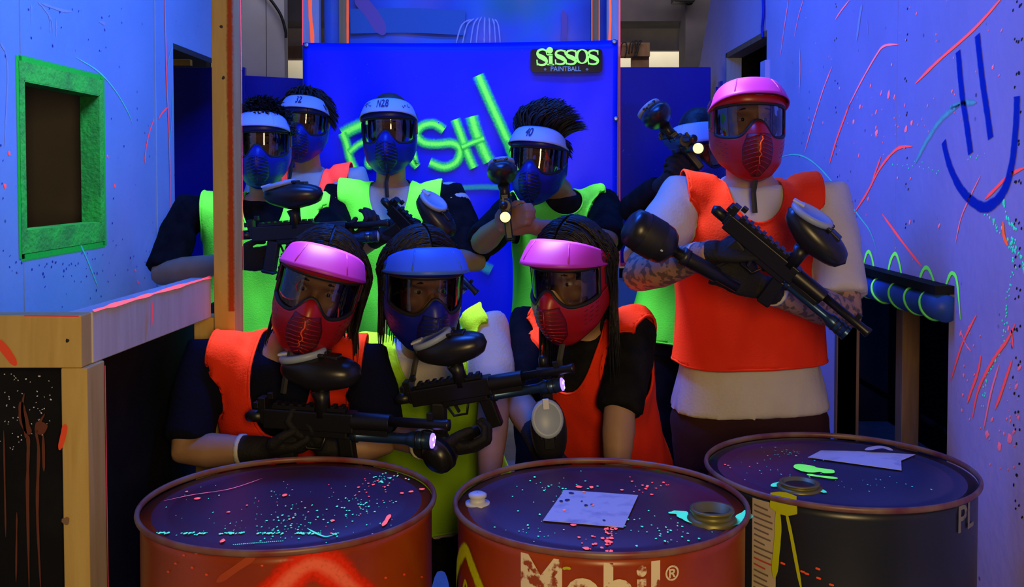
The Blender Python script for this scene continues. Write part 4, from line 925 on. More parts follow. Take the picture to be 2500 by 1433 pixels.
def person(label, neck, pelvis, sl, sr, hd, elbows, wrists, shirt='cloth_black', vestm='vest_green', trousers='cloth_black', sleeve=.95, bw=1.0, bd=1.0,
           skin='skin', hands=None, gloves=True, hem=-.02, chest=None, knees=None, feet=None, mask=('mask_blue','visor_white'), number=None, hair='short', hair_col='hair_black',
           neck_front=.80, strap=True, sleeve_m=None, collar=None, shirt_len=-.12, ar=1.0, seed=1, scribble=False, crack=False, skull_k=1.0, gcuff=None, vest_slack=.0, hipw=None):
    rnd = random.Random(seed)
    P, N, SL, SR = V(pelvis), V(neck), V(sl), V(sr)
    root = thing('person', label, 'person', (P.x, P.y, 0), 'masked players posing as a team')
    off = V((P.x, P.y, 0))
    slat = (SR - SL).normalized()
    hlat = V((slat.x, slat.y*.6, 0)).normalized() if hipw is None else V(hipw).normalized()
    C = V(chest) if chest else P.lerp(N, .55) + V((0, .02, 0))
    def cen(s):
        if s < 0: return P + (P - C).normalized()*(-s)*(N-P).length if False else P + (C - P).normalized() * s * (N - P).length
        return P*(1-s)**2 + C*2*s*(1-s) + N*s*s
    def frame(s):
        a = (cen(s+.04) - cen(s-.04)).normalized(); t = sstep(.05, .8, s); l = hlat.lerp(slat, t); l = (l - a*l.dot(a)).normalized(); return a, l, l.cross(a)
    def ring(s, A, B, n=28, ex=2.5):
        a, l, fr = frame(s); c = cen(s); out = []
        for k in range(n):
            q = 2*math.pi*k/n; sx = math.copysign(abs(math.sin(q))**(2/ex), math.sin(q)); cy = math.copysign(abs(math.cos(q))**(2/ex), math.cos(q))
            out.append(c + l*A*sx + fr*B*cy)
        return out
    def torso(m, inf, s0=-.16, s1=1.0, nn=22):
        rs = []
        for i in range(nn):
            s = lerp(s0, s1, i/(nn-1)); A, B = table(TORSO, s); rs.append(ring(s, A*bw + inf, B*bd + inf))
        m.loft(rs)
    # arms
    arms = []
    for S, E, W in ((SL, V(elbows[0]), V(wrists[0])), (SR, V(elbows[1]), V(wrists[1]))): arms.append((S, E, W))
    def arm(m, S, E, W, inf=0, upto=2.0):
        inn = S + (cen(.86) - S).normalized()*max(.05, (SR - SL).length/2 - .12)
        pts = [inn, S, S.lerp(E, .35), S.lerp(E, .7), E, E.lerp(W, .3), E.lerp(W, .65), W]; rr = [.058, .060, .056, .049, .044, .045, .037, .029]
        if upto < 2: 
            tot = [0, 0, .35, .7, 1, 1.3, 1.65, 2]
            np_, nr = [], []
            for i, t in enumerate(tot):
                if t <= upto: np_.append(pts[i]); nr.append(rr[i])
                else:
                    fr = (upto - tot[i-1]) / (t - tot[i-1]); np_.append(pts[i-1].lerp(pts[i], fr)); nr.append(lerp(rr[i-1], rr[i], fr)); break
            pts, rr = np_, nr
        rr = [r*ar + inf for r in rr]
        if inf and upto < 1.2: rr[-1] += .008; rr[-2] += .005
        m.tube(pts, rr, 16)
    # legs
    hips = [P - hlat*.095*bw + V((0,0,-.04)), P + hlat*.095*bw + V((0,0,-.04))]
    if feet is None: feet = [V((h.x - .03*(1 if i == 0 else -1)*1.0, h.y - .03, 0)) for i, h in enumerate(hips)]
    ank = [V((q[0], q[1], .085)) for q in feet]
    if knees is None: knees = [hips[i].lerp(ank[i], .5) + V((0, -.03 - max(0, (.80 - (hips[i].z-.085)))*.75, 0)) for i in range(2)]
    def leg(m, i, inf=0):
        h, k_, a = hips[i], V(knees[i]), ank[i]
        m.tube([h + V((0,0,.05)), h, h.lerp(k_, .4), k_, k_.lerp(a, .35), k_.lerp(a, .7), a], [(.07)*bw+inf, .084*bw+inf, .074*bw+inf, .056+inf, .056+inf, .042+inf, .036+inf], 16)
    b = MB(); torso(b, -.004); add_head(b, hd)
    b.tube([cen(.93), N, N.lerp(hd(0, -.02, -.05), .5), hd(0, -.02, -.03)], [.062*ar, .058*ar, .056*ar, .055*ar], 16)
    for S, E, W in arms: arm(b, S, E, W)
    for i in range(2): leg(b, i)
    gl = gloves if isinstance(gloves, tuple) else (gloves, gloves)
    for (S, E, W), hh, g_ in zip(arms, hands, gl):
        if not g_: add_hand(b, W, *hh)
    me, tree = remesh(b, 'body', .0078, 3, off)
    finish('body', me, skin, root, smooth=True)
    if True:
        for (S, E, W), hh, g_ in zip(arms, hands, gl):
            if not g_: continue
            g = MB(); add_hand(g, W, *hh, k=1.06); fd = (W - E).normalized(); g.tube([W - fd*.05, W - fd*.02, W + V(hh[0]).normalized()*.02], [.036, .034, .030], 14)
            me, _ = remesh(g, 'glove', .0045, 2, off); go = finish('glove', me, 'glove', root, smooth=True)
            if gcuff: MB().tube([W - fd*.056, W - fd*.046], [.0385, .0380], 16).build('cuff_edge', gcuff, go, smooth=True)
    s = MB(); rs = []
    for i in range(26):
        q = lerp(shirt_len, .985, i/25); A, B = table(TORSO, q); fl = .030*sstep(.15, -.12, q) if q < .15 else 0
        fl = .028*(1 - sstep(-.14, .15, q)); rs.append(ring(q, A*bw + .012 + fl, B*bd + .012 + fl*.6))
    s.loft(rs)
    if sleeve_m:
        for S, E, W in arms:
            q = MB(); arm(q, S, E, W, .019, sleeve); me, _ = remesh(q, 'sleeve', .010, 3, off, wr=.005); finish('sleeve', me, sleeve_m, root, smooth=True)
    for S, E, W in arms: arm(s, S, E, W, .012, .15 if sleeve_m else sleeve)
    me, tree = remesh(s, 'shirt', .011, 4, off, wr=.005)
    finish('shirt', me, shirt, root, smooth=True)
    a_, l_, f_ = frame(.97); cc = cen(.985)
    MB().tube([cc + (l_*math.cos(q) + f_*math.sin(q)*.95)*.068*max(ar, 1) - a_*.012*math.sin(q) for q in [2*math.pi*j/24 for j in range(26)]], .0085, 8).build('collar', collar or shirt, root, smooth=True)
    t = MB(); torso(t, .006, -.18, .12, 10)
    for i in range(2): leg(t, i, .014)
    me, _ = remesh(t, 'trousers', .014, 4, off, wr=.006, wscale=(9,9,12)); finish('trousers', me, trousers, root, smooth=True)
    for i in range(2):
        a = ank[i]; fd = V((hlat.y, -hlat.x, 0)); fd = fd if fd.y < 0 else -fd; k = MB(); rs = []
        for tt, ww, hh in ((-.075,.028,.07),(-.06,.038,.09),(0,.042,.095),(.06,.044,.07),(.12,.047,.052),(.165,.040,.042),(.185,.02,.03)):
            c = V((a.x, a.y, 0)) + fd*tt; sx = fd.cross(V((0,0,1)))
            rs.append([c + sx*ww*math.cos(2*math.pi*q/14) + V((0,0,.002 + hh*.5 + hh*.5*math.sin(2*math.pi*q/14))) for q in range(14)])
        k.loft(rs); k.build('shoe', 'shoe', root, smooth=True)
    # vest: cloth over the shirt, cut out along hem, armholes and scooped neck
    if vestm:
        half = max(.188, (SR - SL).length/2); ln = (N - P).length; vb = MB(); rs = []
        for i in range(26):
            q = lerp(hem - .10, .985, i/25); A, B = table(TORSO, q); fl = (.016 + vest_slack)*(1 - sstep(-.1, .55, q)); rs.append(ring(q, A*bw + .026 + fl, B*bd + .026 + fl))
        vb.loft(rs)
        for S, E, W in arms: arm(vb, S, E, W, .024, .10)
        me, _ = remesh(vb, 'vest', .012, 7, V((0,0,0)), wr=.0055, wscale=(13,13,4.5))
        a_, l_, f_ = frame(.86); ss = [(-.25 + 1.3*i/90) for i in range(91)]; cs = [cen(q) for q in ss]
        wt = [(-.60, 9, ), (-.235, 9), (-.215, half*.98), (-.17, half*.88), (-.11, half*.865), (-.05, half*.88), (.0, half*.90), (.2, half*.90)]
        vs = [v.co.copy() for v in me.vertices]; fld = []
        for i, v in enumerate(vs):
            loc, nrm, idx, dist = tree.find_nearest(v)
            if loc is not None and (v - loc).dot(nrm) < .008: v = loc + nrm*.008; vs[i] = v
            bi = min(range(91), key=lambda k: (cs[k] - v).length_squared); s_ = ss[bi]
            ax = frame(s_)[0]; s_ += (v - cs[bi]).dot(ax)/ln
            d = v - N; lat = d.dot(l_); h_ = d.dot(a_); dep = d.dot(f_)
            f1 = (s_ - hem)*ln + .006*noise.noise(V((lat*9, seed, dep*9)))
            wa = table(wt, h_)[0]; f2 = wa - abs(lat)
            dn_ = (1 - neck_front)*ln if dep > -.01 else .035
            f4 = (math.sqrt((lat/.080)**2 + (min(h_, 0)/dn_)**2) - 1)*.06
            if h_ > .07: f4 = -.01
            fld.append(min(f1, f2, f4))
        nv, nf, cut = [], [], {}
        keep = {}
        def kv(i):
            if i not in keep: keep[i] = len(nv); nv.append(vs[i])
            return keep[i]
        def cv(i, j):
            k = (min(i, j), max(i, j))
            if k not in cut:
                t = fld[i]/(fld[i] - fld[j]); cut[k] = len(nv); nv.append(vs[i].lerp(vs[j], t))
            return cut[k]
        for pl in me.polygons:
            ids = list(pl.vertices); out = []
            for q in range(len(ids)):
                i, j = ids[q], ids[(q+1) % len(ids)]
                if fld[i] > 0: out.append(kv(i))
                if (fld[i] > 0) != (fld[j] > 0): out.append(cv(i, j))
            if len(out) >= 3: nf.append(tuple(out))
        bpy.data.meshes.remove(me)
        me = bpy.data.meshes.new('vest'); me.from_pydata([tuple(q - off) for q in nv], [], nf)
        bm = bmesh.new(); bm.from_mesh(me); bmesh.ops.remove_doubles(bm, verts=bm.verts, dist=.0012)
        # drop stray scraps
        seen = set(); comps = []
        for f0 in bm.faces:
            if f0 in seen: continue
            st = [f0]; seen.add(f0); comp = []
            while st:
                c0 = st.pop(); comp.append(c0)
                for e in c0.edges:
                    for g0 in e.link_faces:
                        if g0 not in seen: seen.add(g0); st.append(g0)
            comps.append(comp)
        comps.sort(key=len, reverse=True)
        for c0 in comps[1:]: bmesh.ops.delete(bm, geom=c0, context='FACES')
        nxt = {}
        for e in bm.edges:
            if len(e.link_faces) == 1:
                a0, b0 = e.verts; nxt.setdefault(a0, []).append(b0); nxt.setdefault(b0, []).append(a0)
        loops = []; used = set()
        for v0 in list(nxt):
            if v0 in used: continue
            lp = [v0]; used.add(v0); cur = v0
            while True:
                c_ = [q for q in nxt[cur] if q not in used]
                if not c_: break
                cur = c_[0]; used.add(cur); lp.append(cur)
            if len(lp) > 12: loops.append([q.co + off for q in lp])
        bm.to_mesh(me); bm.free()
        vo = finish('vest', me, vestm, root, smooth=True, thick=.004)
        for lp in loops:
            sm = [(lp[i-2] + lp[i-1] + lp[i] + lp[(i+1) % len(lp)] + lp[(i+2) % len(lp)])/5 for i in range(len(lp))][::2]
            MB().tube(sm + sm[:2], .0042, 6, caps=False).build('binding', vestm, vo, smooth=True)
    add_eyes(root, hd)
    build_mask(root, hd, mask[0], mask[1], number, strap, scribble, crack)
    build_hair(root, hd, hair, hair_col, rnd, N)
    return root

def build_hair(root, hd, style, col, rnd, N):
    m = MB()
    if style == 'none': return
    if style == 'crop': m.ell(hd(0, -.016, .040), hd.ax(.083, .103, .101), 24, 16)
    else:
        rows = []
        for i in range(13):
            ph = math.radians(4 + 92*i/12)
            rows.append([hd(.090*math.sin(ph)*math.sin(a), -.016 + .108*math.sin(ph)*math.cos(a), .040 + .102*math.cos(ph)) for a in [math.radians(58 + 244*k/30) for k in range(31)]])
        m.grid(rows); m.ell(hd(0, -.016, .045), hd.ax(.088, .104, .098), 20, 12)
    dn = V((0, 0, -1))
    def lock(p, dirs, r, n=5, seg=.03, flat=.45):
        pts = [p]
        for i in range(n):
            d = dirs(i / n, pts[-1]); pts.append(pts[-1] + d.normalized()*seg)
        m.tube(pts, [r*(.8 if i == 0 else 1 - .85*(i/n)**2) for i in range(n+1)], 4, flat=flat, caps=False)
    if style in ('short', 'curly', 'swept', 'crop'):
        cnt = {'short': 700, 'curly': 520, 'swept': 900, 'crop': 0}[style]
        for i in range(cnt):
            a = rnd.uniform(0, 2*math.pi); ph = math.acos(rnd.uniform(-.15, 1))
            nx, ny, nz = math.sin(ph)*math.sin(a), math.sin(ph)*math.cos(a), math.cos(ph)
            if ny > .35 and nz < .55: continue
            p = hd(.086*nx, -.016 + .102*ny, .044 + .096*nz)
            nv = (hd.R*nx + hd.F*ny + hd.U*nz)
            tg = (hd.R*nx*.8 - hd.F*.15 + hd.F*.35*max(0, ny) + hd.R*.12)
            j = V((rnd.uniform(-1,1), rnd.uniform(-1,1), rnd.uniform(-1,1)))
            if style == 'curly':
                w = rnd.uniform(0, 6); lock(p, lambda t, q: nv*.8 + hd.R*math.sin(w + t*7)*.9 + hd.U*math.cos(w + t*7)*.7 + hd.F*.8*max(0, nz) + j*.3, .008, 5, .012, .6)
            elif style == 'swept':
                up = 1.0 if nz > .3 else .2
                lock(p, lambda t, q: nv*(.75 - t*.5) + hd.U*.55*up*(1 - 1.3*t) + hd.R*(.10 + .6*t)*up - hd.F*(.25 + .3*t) - hd.U*(1-up)*.8 + j*.14, .0062, 6, .0145*(up*.75 + .25) + rnd.uniform(0, .003))
            elif style == 'crop': lock(p, lambda t, q: nv*.15 + tg + j*.2, .003, 2, .006)
            else: lock(p, lambda t, q: nv*(.30 - t*.3) + tg*(1-.6*t) - hd.U*1.0*max(t, 1-max(0,nz)) + j*.10, .006, 6, .013)
    else:      # long hair falling from a middle parting behind the mask
        for i in range(240):
            y0 = rnd.uniform(-.11, .085); sd = rnd.choice((-1, 1)); sw = rnd.uniform(-.03, .0); pts = []
            for q in range(8):
                an = math.radians(2 + q*14); rad = math.sqrt(max(.02, 1 - ((y0 + sw*q/7 + .016)/.112)**2)); jj = .002*rnd.uniform(-1, 1)
                pts.append(hd(sd*(.091*rad + jj)*math.sin(an), y0 + sw*q/7, .042 + (.102*rad + jj + .001)*math.cos(an)))
            m.tube(pts, [.0045]*7 + [.002], 4, flat=.5, caps=False)
        for i in range(620):
            a = rnd.uniform(math.radians(78), math.radians(282)); ph = math.acos(rnd.uniform(-.30, 1))
            nx, ny, nz = math.sin(ph)*math.sin(a), math.sin(ph)*math.cos(a), math.cos(ph)
            p = hd(.088*nx, -.016 + .104*ny, .042 + .099*nz); sd = 1 if nx > 0 else -1
            n = rnd.randint(9, 15) if style == 'long' else rnd.randint(5, 10)
            j = V((rnd.uniform(-1,1), rnd.uniform(-1,1), rnd.uniform(-1,1)))
            def dirs(t, q, sd=sd, j=j):
                loc = q - hd.c; x = loc.dot(hd.R)/hd.k; z = loc.dot(hd.U)/hd.k; y = loc.dot(hd.F)/hd.k
                r2 = (x/.098)**2 + ((y+.016)/.112)**2 + (max(0, z-.04)/.104)**2
                push = max(0, 1.0 - r2) * 3
                outw = (hd.R*x + hd.F*(y+.016)); outw = outw.normalized() if outw.length > 1e-5 else hd.R
                side = hd.R*sd*(.3 if z > .05 else .0) - outw*max(0, r2 - 1.05)*.9*(1 if z > -.09 else 0)
                return dn*(.5 + min(.8, t*2)) + outw*push + side - hd.F*(.35 if z > -.06 else .10) + j*.07
            lock(p, dirs, .0048, n, .024)
    m.build('hair', col, root, smooth=True)

# ================================================================== PAINTBALL MARKERS
def marker(label, o, fwd, up, k=1.0, lamp=None, tank=True, light_off=(0,0), hop_tilt=0, lid_side=0, hop_yaw=0, hop_x=0, tank_path=None):
    D = V(fwd).normalized(); U = V(up); U = (U - D*U.dot(D)).normalized(); S = U.cross(D); o = V(o)
    def L(x, y, z): return o + (D*x + S*y + U*z)*k
    A = (D, S, U)
    r = thing('paintball_marker', label, 'paintball marker', o, 'black paintball markers carried by the players')
    def bx(m, c, s, rot=0):
        ax = A
        if rot: a = math.radians(rot); ax = (D*math.cos(a) + U*math.sin(a), S, U*math.cos(a) - D*math.sin(a))
        m.box(L(*c), tuple(q*k for q in s), ax); return m
    m = MB(); bx(m, (-.01,0,0), (.21,.034,.044)); bx(m, (.02,0,-.026), (.12,.030,.02)); bx(m, (-.105,0,.004), (.035,.030,.034)); m.build('receiver', 'gun_black', r, bevel=.004*k)
    m = MB(); bx(m, (-.01,0,.026), (.17,.020,.008))
    for i in range(9): bx(m, (-.086 + i*.019,0,.032), (.010,.022,.006))
    m.build('sight_rail', 'gun_black', r, bevel=.001)
    m = MB(); bx(m, (-.118,0,.028), (.018,.026,.034)); bx(m, (-.128,0,.030), (.012,.040,.014)); bx(m, (-.100,0,.048), (.014,.012,.014)); m.build('rear_sight', 'gun_black', r, bevel=.002*k)
    m = MB(); m.tube([L(-.12,0,0), L(-.150,0,.0), L(-.160,0,-.004)], [.014*k,.014*k,.010*k], 12); m.build('rear_plug', 'gun_black', r, smooth=True)
    m = MB(); m.tube([L(.09,0,.002), L(.175,0,.002)], [.020*k,.019*k], 16); bx(m, (.13,0,-.018), (.08,.026,.012)); m.build('handguard', 'gun_black', r, smooth=False, bevel=.001)
    m = MB(); m.tube([L(.17,0,.006), L(.29,0,.006), L(.30,0,.006), L(.305,0,.006)], [.0105*k,.0105*k,.0125*k,.0125*k], 14); m.build('barrel', 'gun_black', r, smooth=True)
    m = MB(); bx(m, (.262,0,.020), (.012,.008,.020)); m.build('front_sight', 'gun_black', r, bevel=.001)
    m = MB(); bx(m, (-.062,0,-.068), (.036,.030,.095), -14); bx(m, (-.075,0,-.115), (.044,.032,.012), -14); m.build('grip', 'black_rubber', r, bevel=.006*k)
    m = MB(); m.tube([L(-.036,0,-.030), L(-.022,0,-.066), L(.012,0,-.066), L(.026,0,-.030)], .0035*k, 6); m.build('trigger_guard', 'gun_black', r, smooth=True)
    m = MB(); bx(m, (-.010,0,-.044), (.006,.008,.030), 15); m.build('trigger', 'dark_metal', r)
    m = MB(); bx(m, (.075,0,-.070), (.034,.024,.080), 6); m.build('foregrip', 'gun_black', r, bevel=.005*k)
    # hopper: egg shaped loader on a feed neck
    m = MB(); m.tube([L(.020+hop_x,0,.010), L(.020+hop_x,0,.045), L(.016+hop_x,0,.066)], [.019*k,.0165*k,.021*k], 16); m.build('feed_neck', 'gun_black', r, smooth=True)
    ht = math.radians(hop_tilt); hy = math.radians(hop_yaw)
    hx = (D*math.cos(ht) + U*math.sin(ht)); hz = (U*math.cos(ht) - D*math.sin(ht)); hs = S
    hx, hs = hx*math.cos(hy) + hs*math.sin(hy), hs*math.cos(hy) - hx*math.sin(hy)
    hc = L(.016 + hop_x, 0, .108)
    def Hh(x, y, z): return hc + (hx*x + hs*y + hz*z)*k
    rings = []
    for i in range(17):
        t = i/16; x = lerp(-.088, .096, t); e = math.sqrt(max(0, 1 - (2*t-1)**2))**.8 if 0 < t < 1 else .02
        wy = .050*e; zt = .034*e; zb = -(.040*e) - .006*math.exp(-((x)/.03)**2)
        rings.append([Hh(x, wy*math.copysign(abs(math.cos(a))**.85, math.cos(a)), (zt if math.sin(a) > 0 else -zb)*math.sin(a) + .004) for a in [2*math.pi*q/20 for q in range(20)]])
    m = MB(); m.loft(rings); hp = m.build('hopper', 'black_plastic', r, smooth=True)
    m = MB(); m.tube([Hh(.095, 0, .002), Hh(0, 0, .002), Hh(-.087, 0, .002)], .001, 4)
    # lid: pale oval disc on the slanted rear top, with its tab and hinge
    lc = Hh(-.038, 0, .031); ln = (hz*math.cos(.26) - hx*math.sin(.26)); lx = (hx*math.cos(.26) + hz*math.sin(.26))
    m = MB(); rr = []
    for q, hgt in ((1.0, -.006), (1.03, .002), (.98, .007), (.80, .0085), (.78, .0075), (.01, .008)):
        rr.append([lc + (lx*.052*q*math.cos(a) + hs*.043*q*math.sin(a))*k + ln*hgt*k for a in [2*math.pi*j/28 for j in range(28)]])
    m.loft(rr); lo = m.build('hopper_lid', 'hopper_lid', hp, smooth=True)
    m = MB(); m.box(lc + ln*.010*k - lx*.040*k, (.030*k, .018*k, .006*k), (lx, hs, ln)); m.build('lid_tab', 'lid_grey', hp, bevel=.002)
    m = MB(); m.box(Hh(.022, 0, .035), (.05*k, .03*k, .012*k), (hx, hs, hz)); 
    for q in (-.02, 0, .02): m.box(Hh(.012, q, .041), (.014*k, .008*k, .008*k), (hx, hs, hz))
    m.build('lid_hinge', 'black_plastic', hp, bevel=.003)
    # flashlight under the barrel
    if lamp:
        m = MB(); m.tube([L(.085,0,-.030), L(.100,0,-.030), L(.102,0,-.030), L(.205,0,-.030), L(.212,0,-.030), L(.222,0,-.030), L(.265,0,-.030)], [.0135*k,.0135*k,.0118*k,.0118*k,.0135*k,.0175*k,.0175*k], 18, caps=True)
        fl = m.build('flashlight', 'gun_blue', r, smooth=True)
        for x in (.095, .215, .232, .246): MB().tube([L(x,0,-.030), L(x+.004,0,-.030)], [.0188*k if x > .22 else .0148*k]*2, 18).build('grip_ring', 'black_plastic', fl, smooth=True)
        m = MB(); m.lathe([(.0160*k,0),(.0158*k,.0035*k),(.006*k,.0065*k),(.0001,.007*k)], L(.2645,0,-.030), D, 24); m.build('lamp_lens', {'violet':'led_violet','warm':'led_warm','off':'lid_grey'}[lamp], fl, smooth=True)
        if lamp == 'violet':
            m = MB()
            for a in (.6, 2.4, 4.4): m.ell(L(.2705, .008*math.cos(a), -.030 + .008*math.sin(a)), (D*.0012, S*.004*k, U*.004*k), 10, 6)
            m.build('lamp_diodes', 'led_core', fl, smooth=True)
        else:
            MB().tube([L(.262,0,-.030), L(.270,0,-.030)], [.0182*k,.0186*k], 20, caps=False).build('lamp_bezel', 'gun_blue', fl, smooth=True)
        m = MB(); bx(m, (.15,0,-.014), (.03,.016,.02)); m.build('lamp_clamp', 'gun_black', r, bevel=.002)
    if tank:
        d2 = (D*(-.92) + U*(-.39)).normalized(); b0 = L(-.078, 0, -.118); m = MB()
        m.tube([b0 + D*.02*k, b0 - D*.02*k, b0 - D*.03*k + d2*.03*k], [.013*k,.013*k,.013*k], 12); m.build('tank_regulator', 'dark_metal', r, smooth=True)
        t0 = b0 - D*.03*k + d2*.025*k; pf = [(.012,0),(.014,.012),(.030,.024),(.0375,.044),(.0385,.060),(.0385,.155),(.036,.172),(.024,.186),(.001,.190)]
        m = MB(); m.lathe([(a*k, h*k) for a, h in pf], t0, d2, 28); tk = m.build('air_tank', 'black_plastic', r, smooth=True)
        m = MB(); m.lathe([(.0392*k,.075*k),(.0395*k,.078*k),(.0395*k,.140*k),(.0392*k,.143*k)], t0, d2, 28, caps=False); m.build('tank_sleeve', 'black_rubber', tk, smooth=True)
        m = MB(); m.tube([t0 + d2*.150*k + U*.0388*k + S*.005*k, t0 + d2*.150*k + U*.036*k + S*.016*k], .003*k, 5); m.build('tank_mark', 'lid_grey', tk)
    if tank_path:
        a, n_, e, rad = tank_path; d2 = (e - n_).normalized(); ln = (e - n_).length
        MB().tube([a, a.lerp(n_, .3), a.lerp(n_, .34), a.lerp(n_, .8), n_], [.014, .014, .019, .019, .013], 14).build('tank_regulator', 'gun_black', r, smooth=True)
        MB().tube([a.lerp(n_, .80), a.lerp(n_, .90)], [.022, .022], 14).build('regulator_collar', 'dark_metal', r, smooth=True)
        pf = [(.28*rad,-.004),(.42*rad,.006),(.80*rad,.016),(.97*rad,.030),(rad,.042),(rad,ln-.03),(.94*rad,ln-.012),(.65*rad,ln-.002),(.001,ln)]
        tk = MB().lathe(pf, n_, d2, 30).build('air_tank', 'black_plastic', r, smooth=True)
        MB().lathe([(rad*1.02,.05),(rad*1.035,.053),(rad*1.035,ln-.043),(rad*1.02,ln-.04)], n_, d2, 30, caps=False).build('tank_sleeve', 'black_rubber', tk, smooth=True)
        s2 = d2.cross(V((0,-1,0))).normalized()
        MB().box(n_ + d2*.038 + V((0,-1,0))*rad*.94 - s2*.01, (.006, .014, .003), (d2, s2, V((0,-1,0)))).build('tank_mark', 'lid_grey', tk)
    return r

# ------------------------------------------------------------------ the team
X_, Y_, Z_ = V((1,0,0)), V((0,1,0)), V((0,0,1))
# big man on the right
person('person in orange vest and white shirt, red mask, arms folded over a marker', at(1830,440,2.86), at(1828,985,2.90), at(1662,492,2.86), at(2018,492,2.86),
    Head(at(1824,300,2.80), 0, -2, 0, 1.0), (at(1562,672,2.68), at(2062,765,2.70)), (at(1738,616,2.47), at(1860,702,2.50)),
    shirt='cloth_white', vestm='vest_orange', trousers='cloth_maroon', sleeve=.86, bw=1.20, bd=1.15, skin='skin_tattoo', ar=1.12, hem=.19, shirt_len=-.02,
    hands=((V((.9,-.2,.1)), V((0,.6,-.8)), V((.1,-.5,.8)), 60), (V((-.8,-.3,.35)), V((.1,.8,-.2)), V((0,-.2,1)), 60)), gcuff='cloth_white',
    mask=('mask_red','visor_pink'), hair='none', neck_front=.84, strap=True, seed=11, crack=True)
marker('black marker with dark hopper across the player in orange vest and white shirt', at(1868,612,2.42), at(2095,800,2.36)-at(1868,612,2.42), V((.55,-.45,.70)), 1.0, 'off', False, hop_tilt=-6, hop_x=.045, tank_path=(at(1800,700,2.42), at(1648,614,2.40), at(1532,546,2.38), .049))
# behind him
person('person with white visor behind the tattooed player, aiming a lit marker', at(1712,450,3.62), at(1672,815,3.70), at(1610,492,3.62), at(1800,492,3.62),
    Head(at(1712,358,3.56), -14, 20, -6, .98), (at(1545,510,3.50), at(1790,640,3.55)), (at(1622,452,3.32), at(1700,470,3.30)),
    shirt='cloth_black', vestm='vest_green', sleeve=1.9, hands=((V((.5,-.3,.6)), V((.5,.6,-.2)), V((-.4,-.2,.6)), 60), (V((-.4,-.3,.6)), V((-.5,.6,0)), V((.3,-.2,.6)), 60)), gcuff='gun_blue',
    hem=-.02, hair='crop', seed=12, strap=False)
marker('black marker with tilted hopper and warm lamp aimed from behind the tattooed player', at(1650,346,3.28), V((.02,-1,-.02)), V((-.62,0,.78)), 1.0, 'warm', False, hop_tilt=4)
# back row, left of the post
person('person in green vest behind the tall wooden post, blue mask, curly hair', at(650,478,3.80), at(640,860,3.88), at(456,520,3.80), at(798,528,3.86),
    Head(at(642,348,3.74), 4, 4, 0, 1.0), (at(398,668,3.66), at(822,645,3.62)), (at(578,638,3.44), at(862,600,3.40)),
    shirt='cloth_black', vestm='vest_green', sleeve=.98, bw=1.30, ar=1.08, hands=((V((.8,-.2,.1)), V((.2,.8,.2)), V((.1,0,1)), 65), (V((.5,-.3,.5)), V((-.1,.2,1)), V((-.3,-.8,0)), 65)),
    hair='curly', seed=13, strap=False)
marker('black marker with cyan lidded hopper held behind the wooden post', at(708,566,3.36), V((1,-.12,.075)), V((-.06,0,1)), 1.12, 'off', False, hop_tilt=-3)
# tall one at the back
person('person in red vest and white shirt at the very back, visor 32', at(752,412,4.46), at(752,800,4.50), at(638,444,4.46), at(868,438,4.46),
    Head(at(744,300,4.40), 2, 3, 4, 1.02), (at(620,590,4.44), at(890,585,4.44)), (at(640,740,4.36), at(872,735,4.36)),
    shirt='cloth_white', vestm='vest_red', sleeve=.6, hands=((V((0,-.1,-1)), V((.6,.4,0)), V((0,-1,0)), 30), (V((0,-.1,-1)), V((-.6,.4,0)), V((0,-1,0)), 30)), gloves=False,
    number='32', hair='short', seed=14, strap=-1, hem=-.02)
# middle of the back row
person('person in green vest in the centre of the back row, visor 28', at(955,446,3.90), at(965,850,3.96), at(826,488,3.90), at(1098,488,3.90),
    Head(at(951,318,3.84), 0, 2, -1, 1.02), (at(812,640,3.76), at(1160,640,3.76)), (at(930,575,3.54), at(1040,630,3.54)),
    shirt='cloth_white', vestm='vest_green', sleeve=.98, bw=1.10, hands=((V((.8,-.2,.2)), V((0,.8,-.4)), V((.1,-.5,.8)), 60), (V((-.8,-.3,.2)), V((.1,.8,-.2)), V((0,-.2,1)), 60)),
    number='N28', scribble=True, hair='crop', hair_col='hair_brown', seed=15, neck_front=.78, sleeve_m='cloth_black', collar='cloth_black')
marker('black marker slung across the central green vest, pale lid showing', at(1012,566,3.48), V((.70,-.10,-.70)), V((.55,-.45,.70)), 1.0, 'off', False, hop_tilt=-6)
# leaning man who aims at the camera
person('person in green vest leaning in to aim at the camera, visor 40', at(1362,468,3.86), at(1368,850,3.92), at(1242,522,3.82), at(1476,500,3.92),
    Head(at(1316,385,3.66), -16, 4, 4, 1.0), (at(1178,592,3.58), at(1482,590,3.62)), (at(1228,545,3.36), at(1300,552,3.38)),
    shirt='cloth_black', vestm='vest_green', sleeve=.98, hands=((V((.5,-.7,.25)), V((.6,.4,0)), V((0,-.1,1)), 70), (V((-.8,-.5,.1)), V((-.3,.6,.2)), V((0,-.1,1)), 70)), gloves=False, skin='skin_tan',
    number='40', hair='swept', seed=16, strap=True, neck_front=.88)
marker('black marker with warm lit lamp pointed at the camera between two players', at(1236,500,3.30), V((-.02,-1,.0)), V((-.12,0,1)), 1.0, 'warm', False, hop_tilt=4)
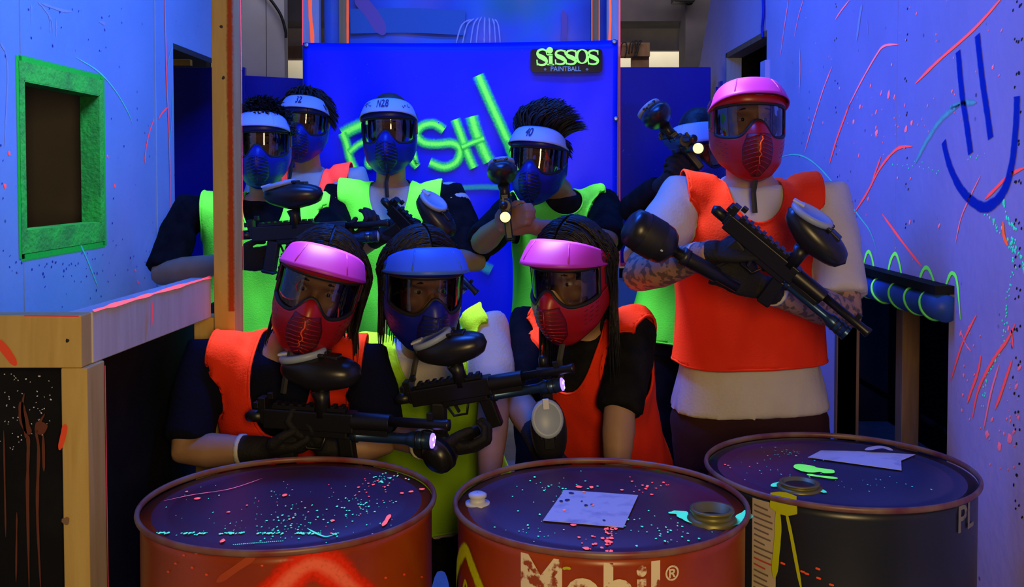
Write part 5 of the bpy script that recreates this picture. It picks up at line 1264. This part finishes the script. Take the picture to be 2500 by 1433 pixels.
# front row: left
person('person in orange vest at front left, red mask, head tilted', at(706,845,2.50), at(715,1230,2.66), at(498,880,2.51), at(902,894,2.51),
    Head(at(780,694,2.37), 4, 8, 16, .97), (at(456,1100,2.40), at(925,1085,2.42)), (at(640,1098,2.36), at(795,1095,2.38)), chest=at(698,1000,2.60),
    shirt='cloth_navy', vestm='vest_orange', sleeve=.92, bw=.96, ar=.95, hands=((V((1,-.15,.1)), V((0,.3,.9)), V((.2,-1,.2)), 70), (V((-.6,-.3,.4)), V((0,.2,1)), V((.4,-1,0)), 70)), gcuff='cloth_white',
    mask=('mask_red','visor_pink'), hair='mid', seed=17, strap=-1, neck_front=.62, hem=.08, crack=True)
marker('black marker with violet lamp resting above the left orange drum', at(768,1024,2.32), V((1,-.25,.0)), V((0,-.10,1)), 1.08, 'violet', False, hop_tilt=-4)
# front row: middle
person('person in yellow vest and white shirt at front centre, blue visor', at(1035,838,2.66), at(1085,1215,2.80), at(896,884,2.66), at(1192,806,2.72),
    Head(at(1032,690,2.50), 20, 12, 0, .98), (at(925,1040,2.50), at(1205,990,2.56)), (at(1065,1095,2.34), at(1195,1170,2.40)), chest=at(1045,1000,2.76),
    shirt='cloth_white', vestm='vest_yellow', sleeve=.86, bw=.95, ar=.92, hands=((V((.9,-.2,.1)), V((0,.3,.9)), V((.2,-1,.2)), 70), (V((.1,-.2,-1)), V((-.6,.4,0)), V((-.3,-1,0)), 50)), gcuff='cloth_white',
    mask=('mask_blue','visor_blue'), hair='mid', seed=18, strap=-1, neck_front=.84, hem=-.06, skin='skin_tan', gloves=(True, False))
marker('black marker with violet lamp pointing right across the yellow vest', at(1112,952,2.38), V((1,-.26,.22)), V((-.2,-.18,1)), .97, 'violet', False, hop_tilt=-2, tank_path=(at(1165,1050,2.36), at(1105,1085,2.32), at(1050,1130,2.27), .040))
# front row: right
person('person in orange vest bent forward at front right, pink visor', at(1425,790,2.68), at(1475,1160,2.90), at(1296,792,2.84), at(1548,818,2.62),
    Head(at(1392,668,2.50), -30, 14, 2, .98), (at(1268,985,2.60), at(1512,1010,2.50)), (at(1318,1075,2.42), at(1505,1180,2.42)), chest=at(1450,950,2.80),
    shirt='cloth_black', vestm='vest_orange', sleeve=.98, bw=.95, ar=.92, hands=((V((.2,-.3,-.8)), V((.6,.4,0)), V((0,-1,-.2)), 60), (V((0,-.1,-1)), V((-.6,.4,0)), V((0,-1,0)), 30)), gloves=(True, False),
    mask=('mask_red','visor_pink'), hair='long', seed=19, strap=True, neck_front=.74, hem=-.02, skin='skin')
marker('dark marker hanging muzzle down with white round lid, front right', at(1338,1000,2.42), V((.10,.10,-1)), V((-.05,-1,.05)), .85, None, False, hop_tilt=0)
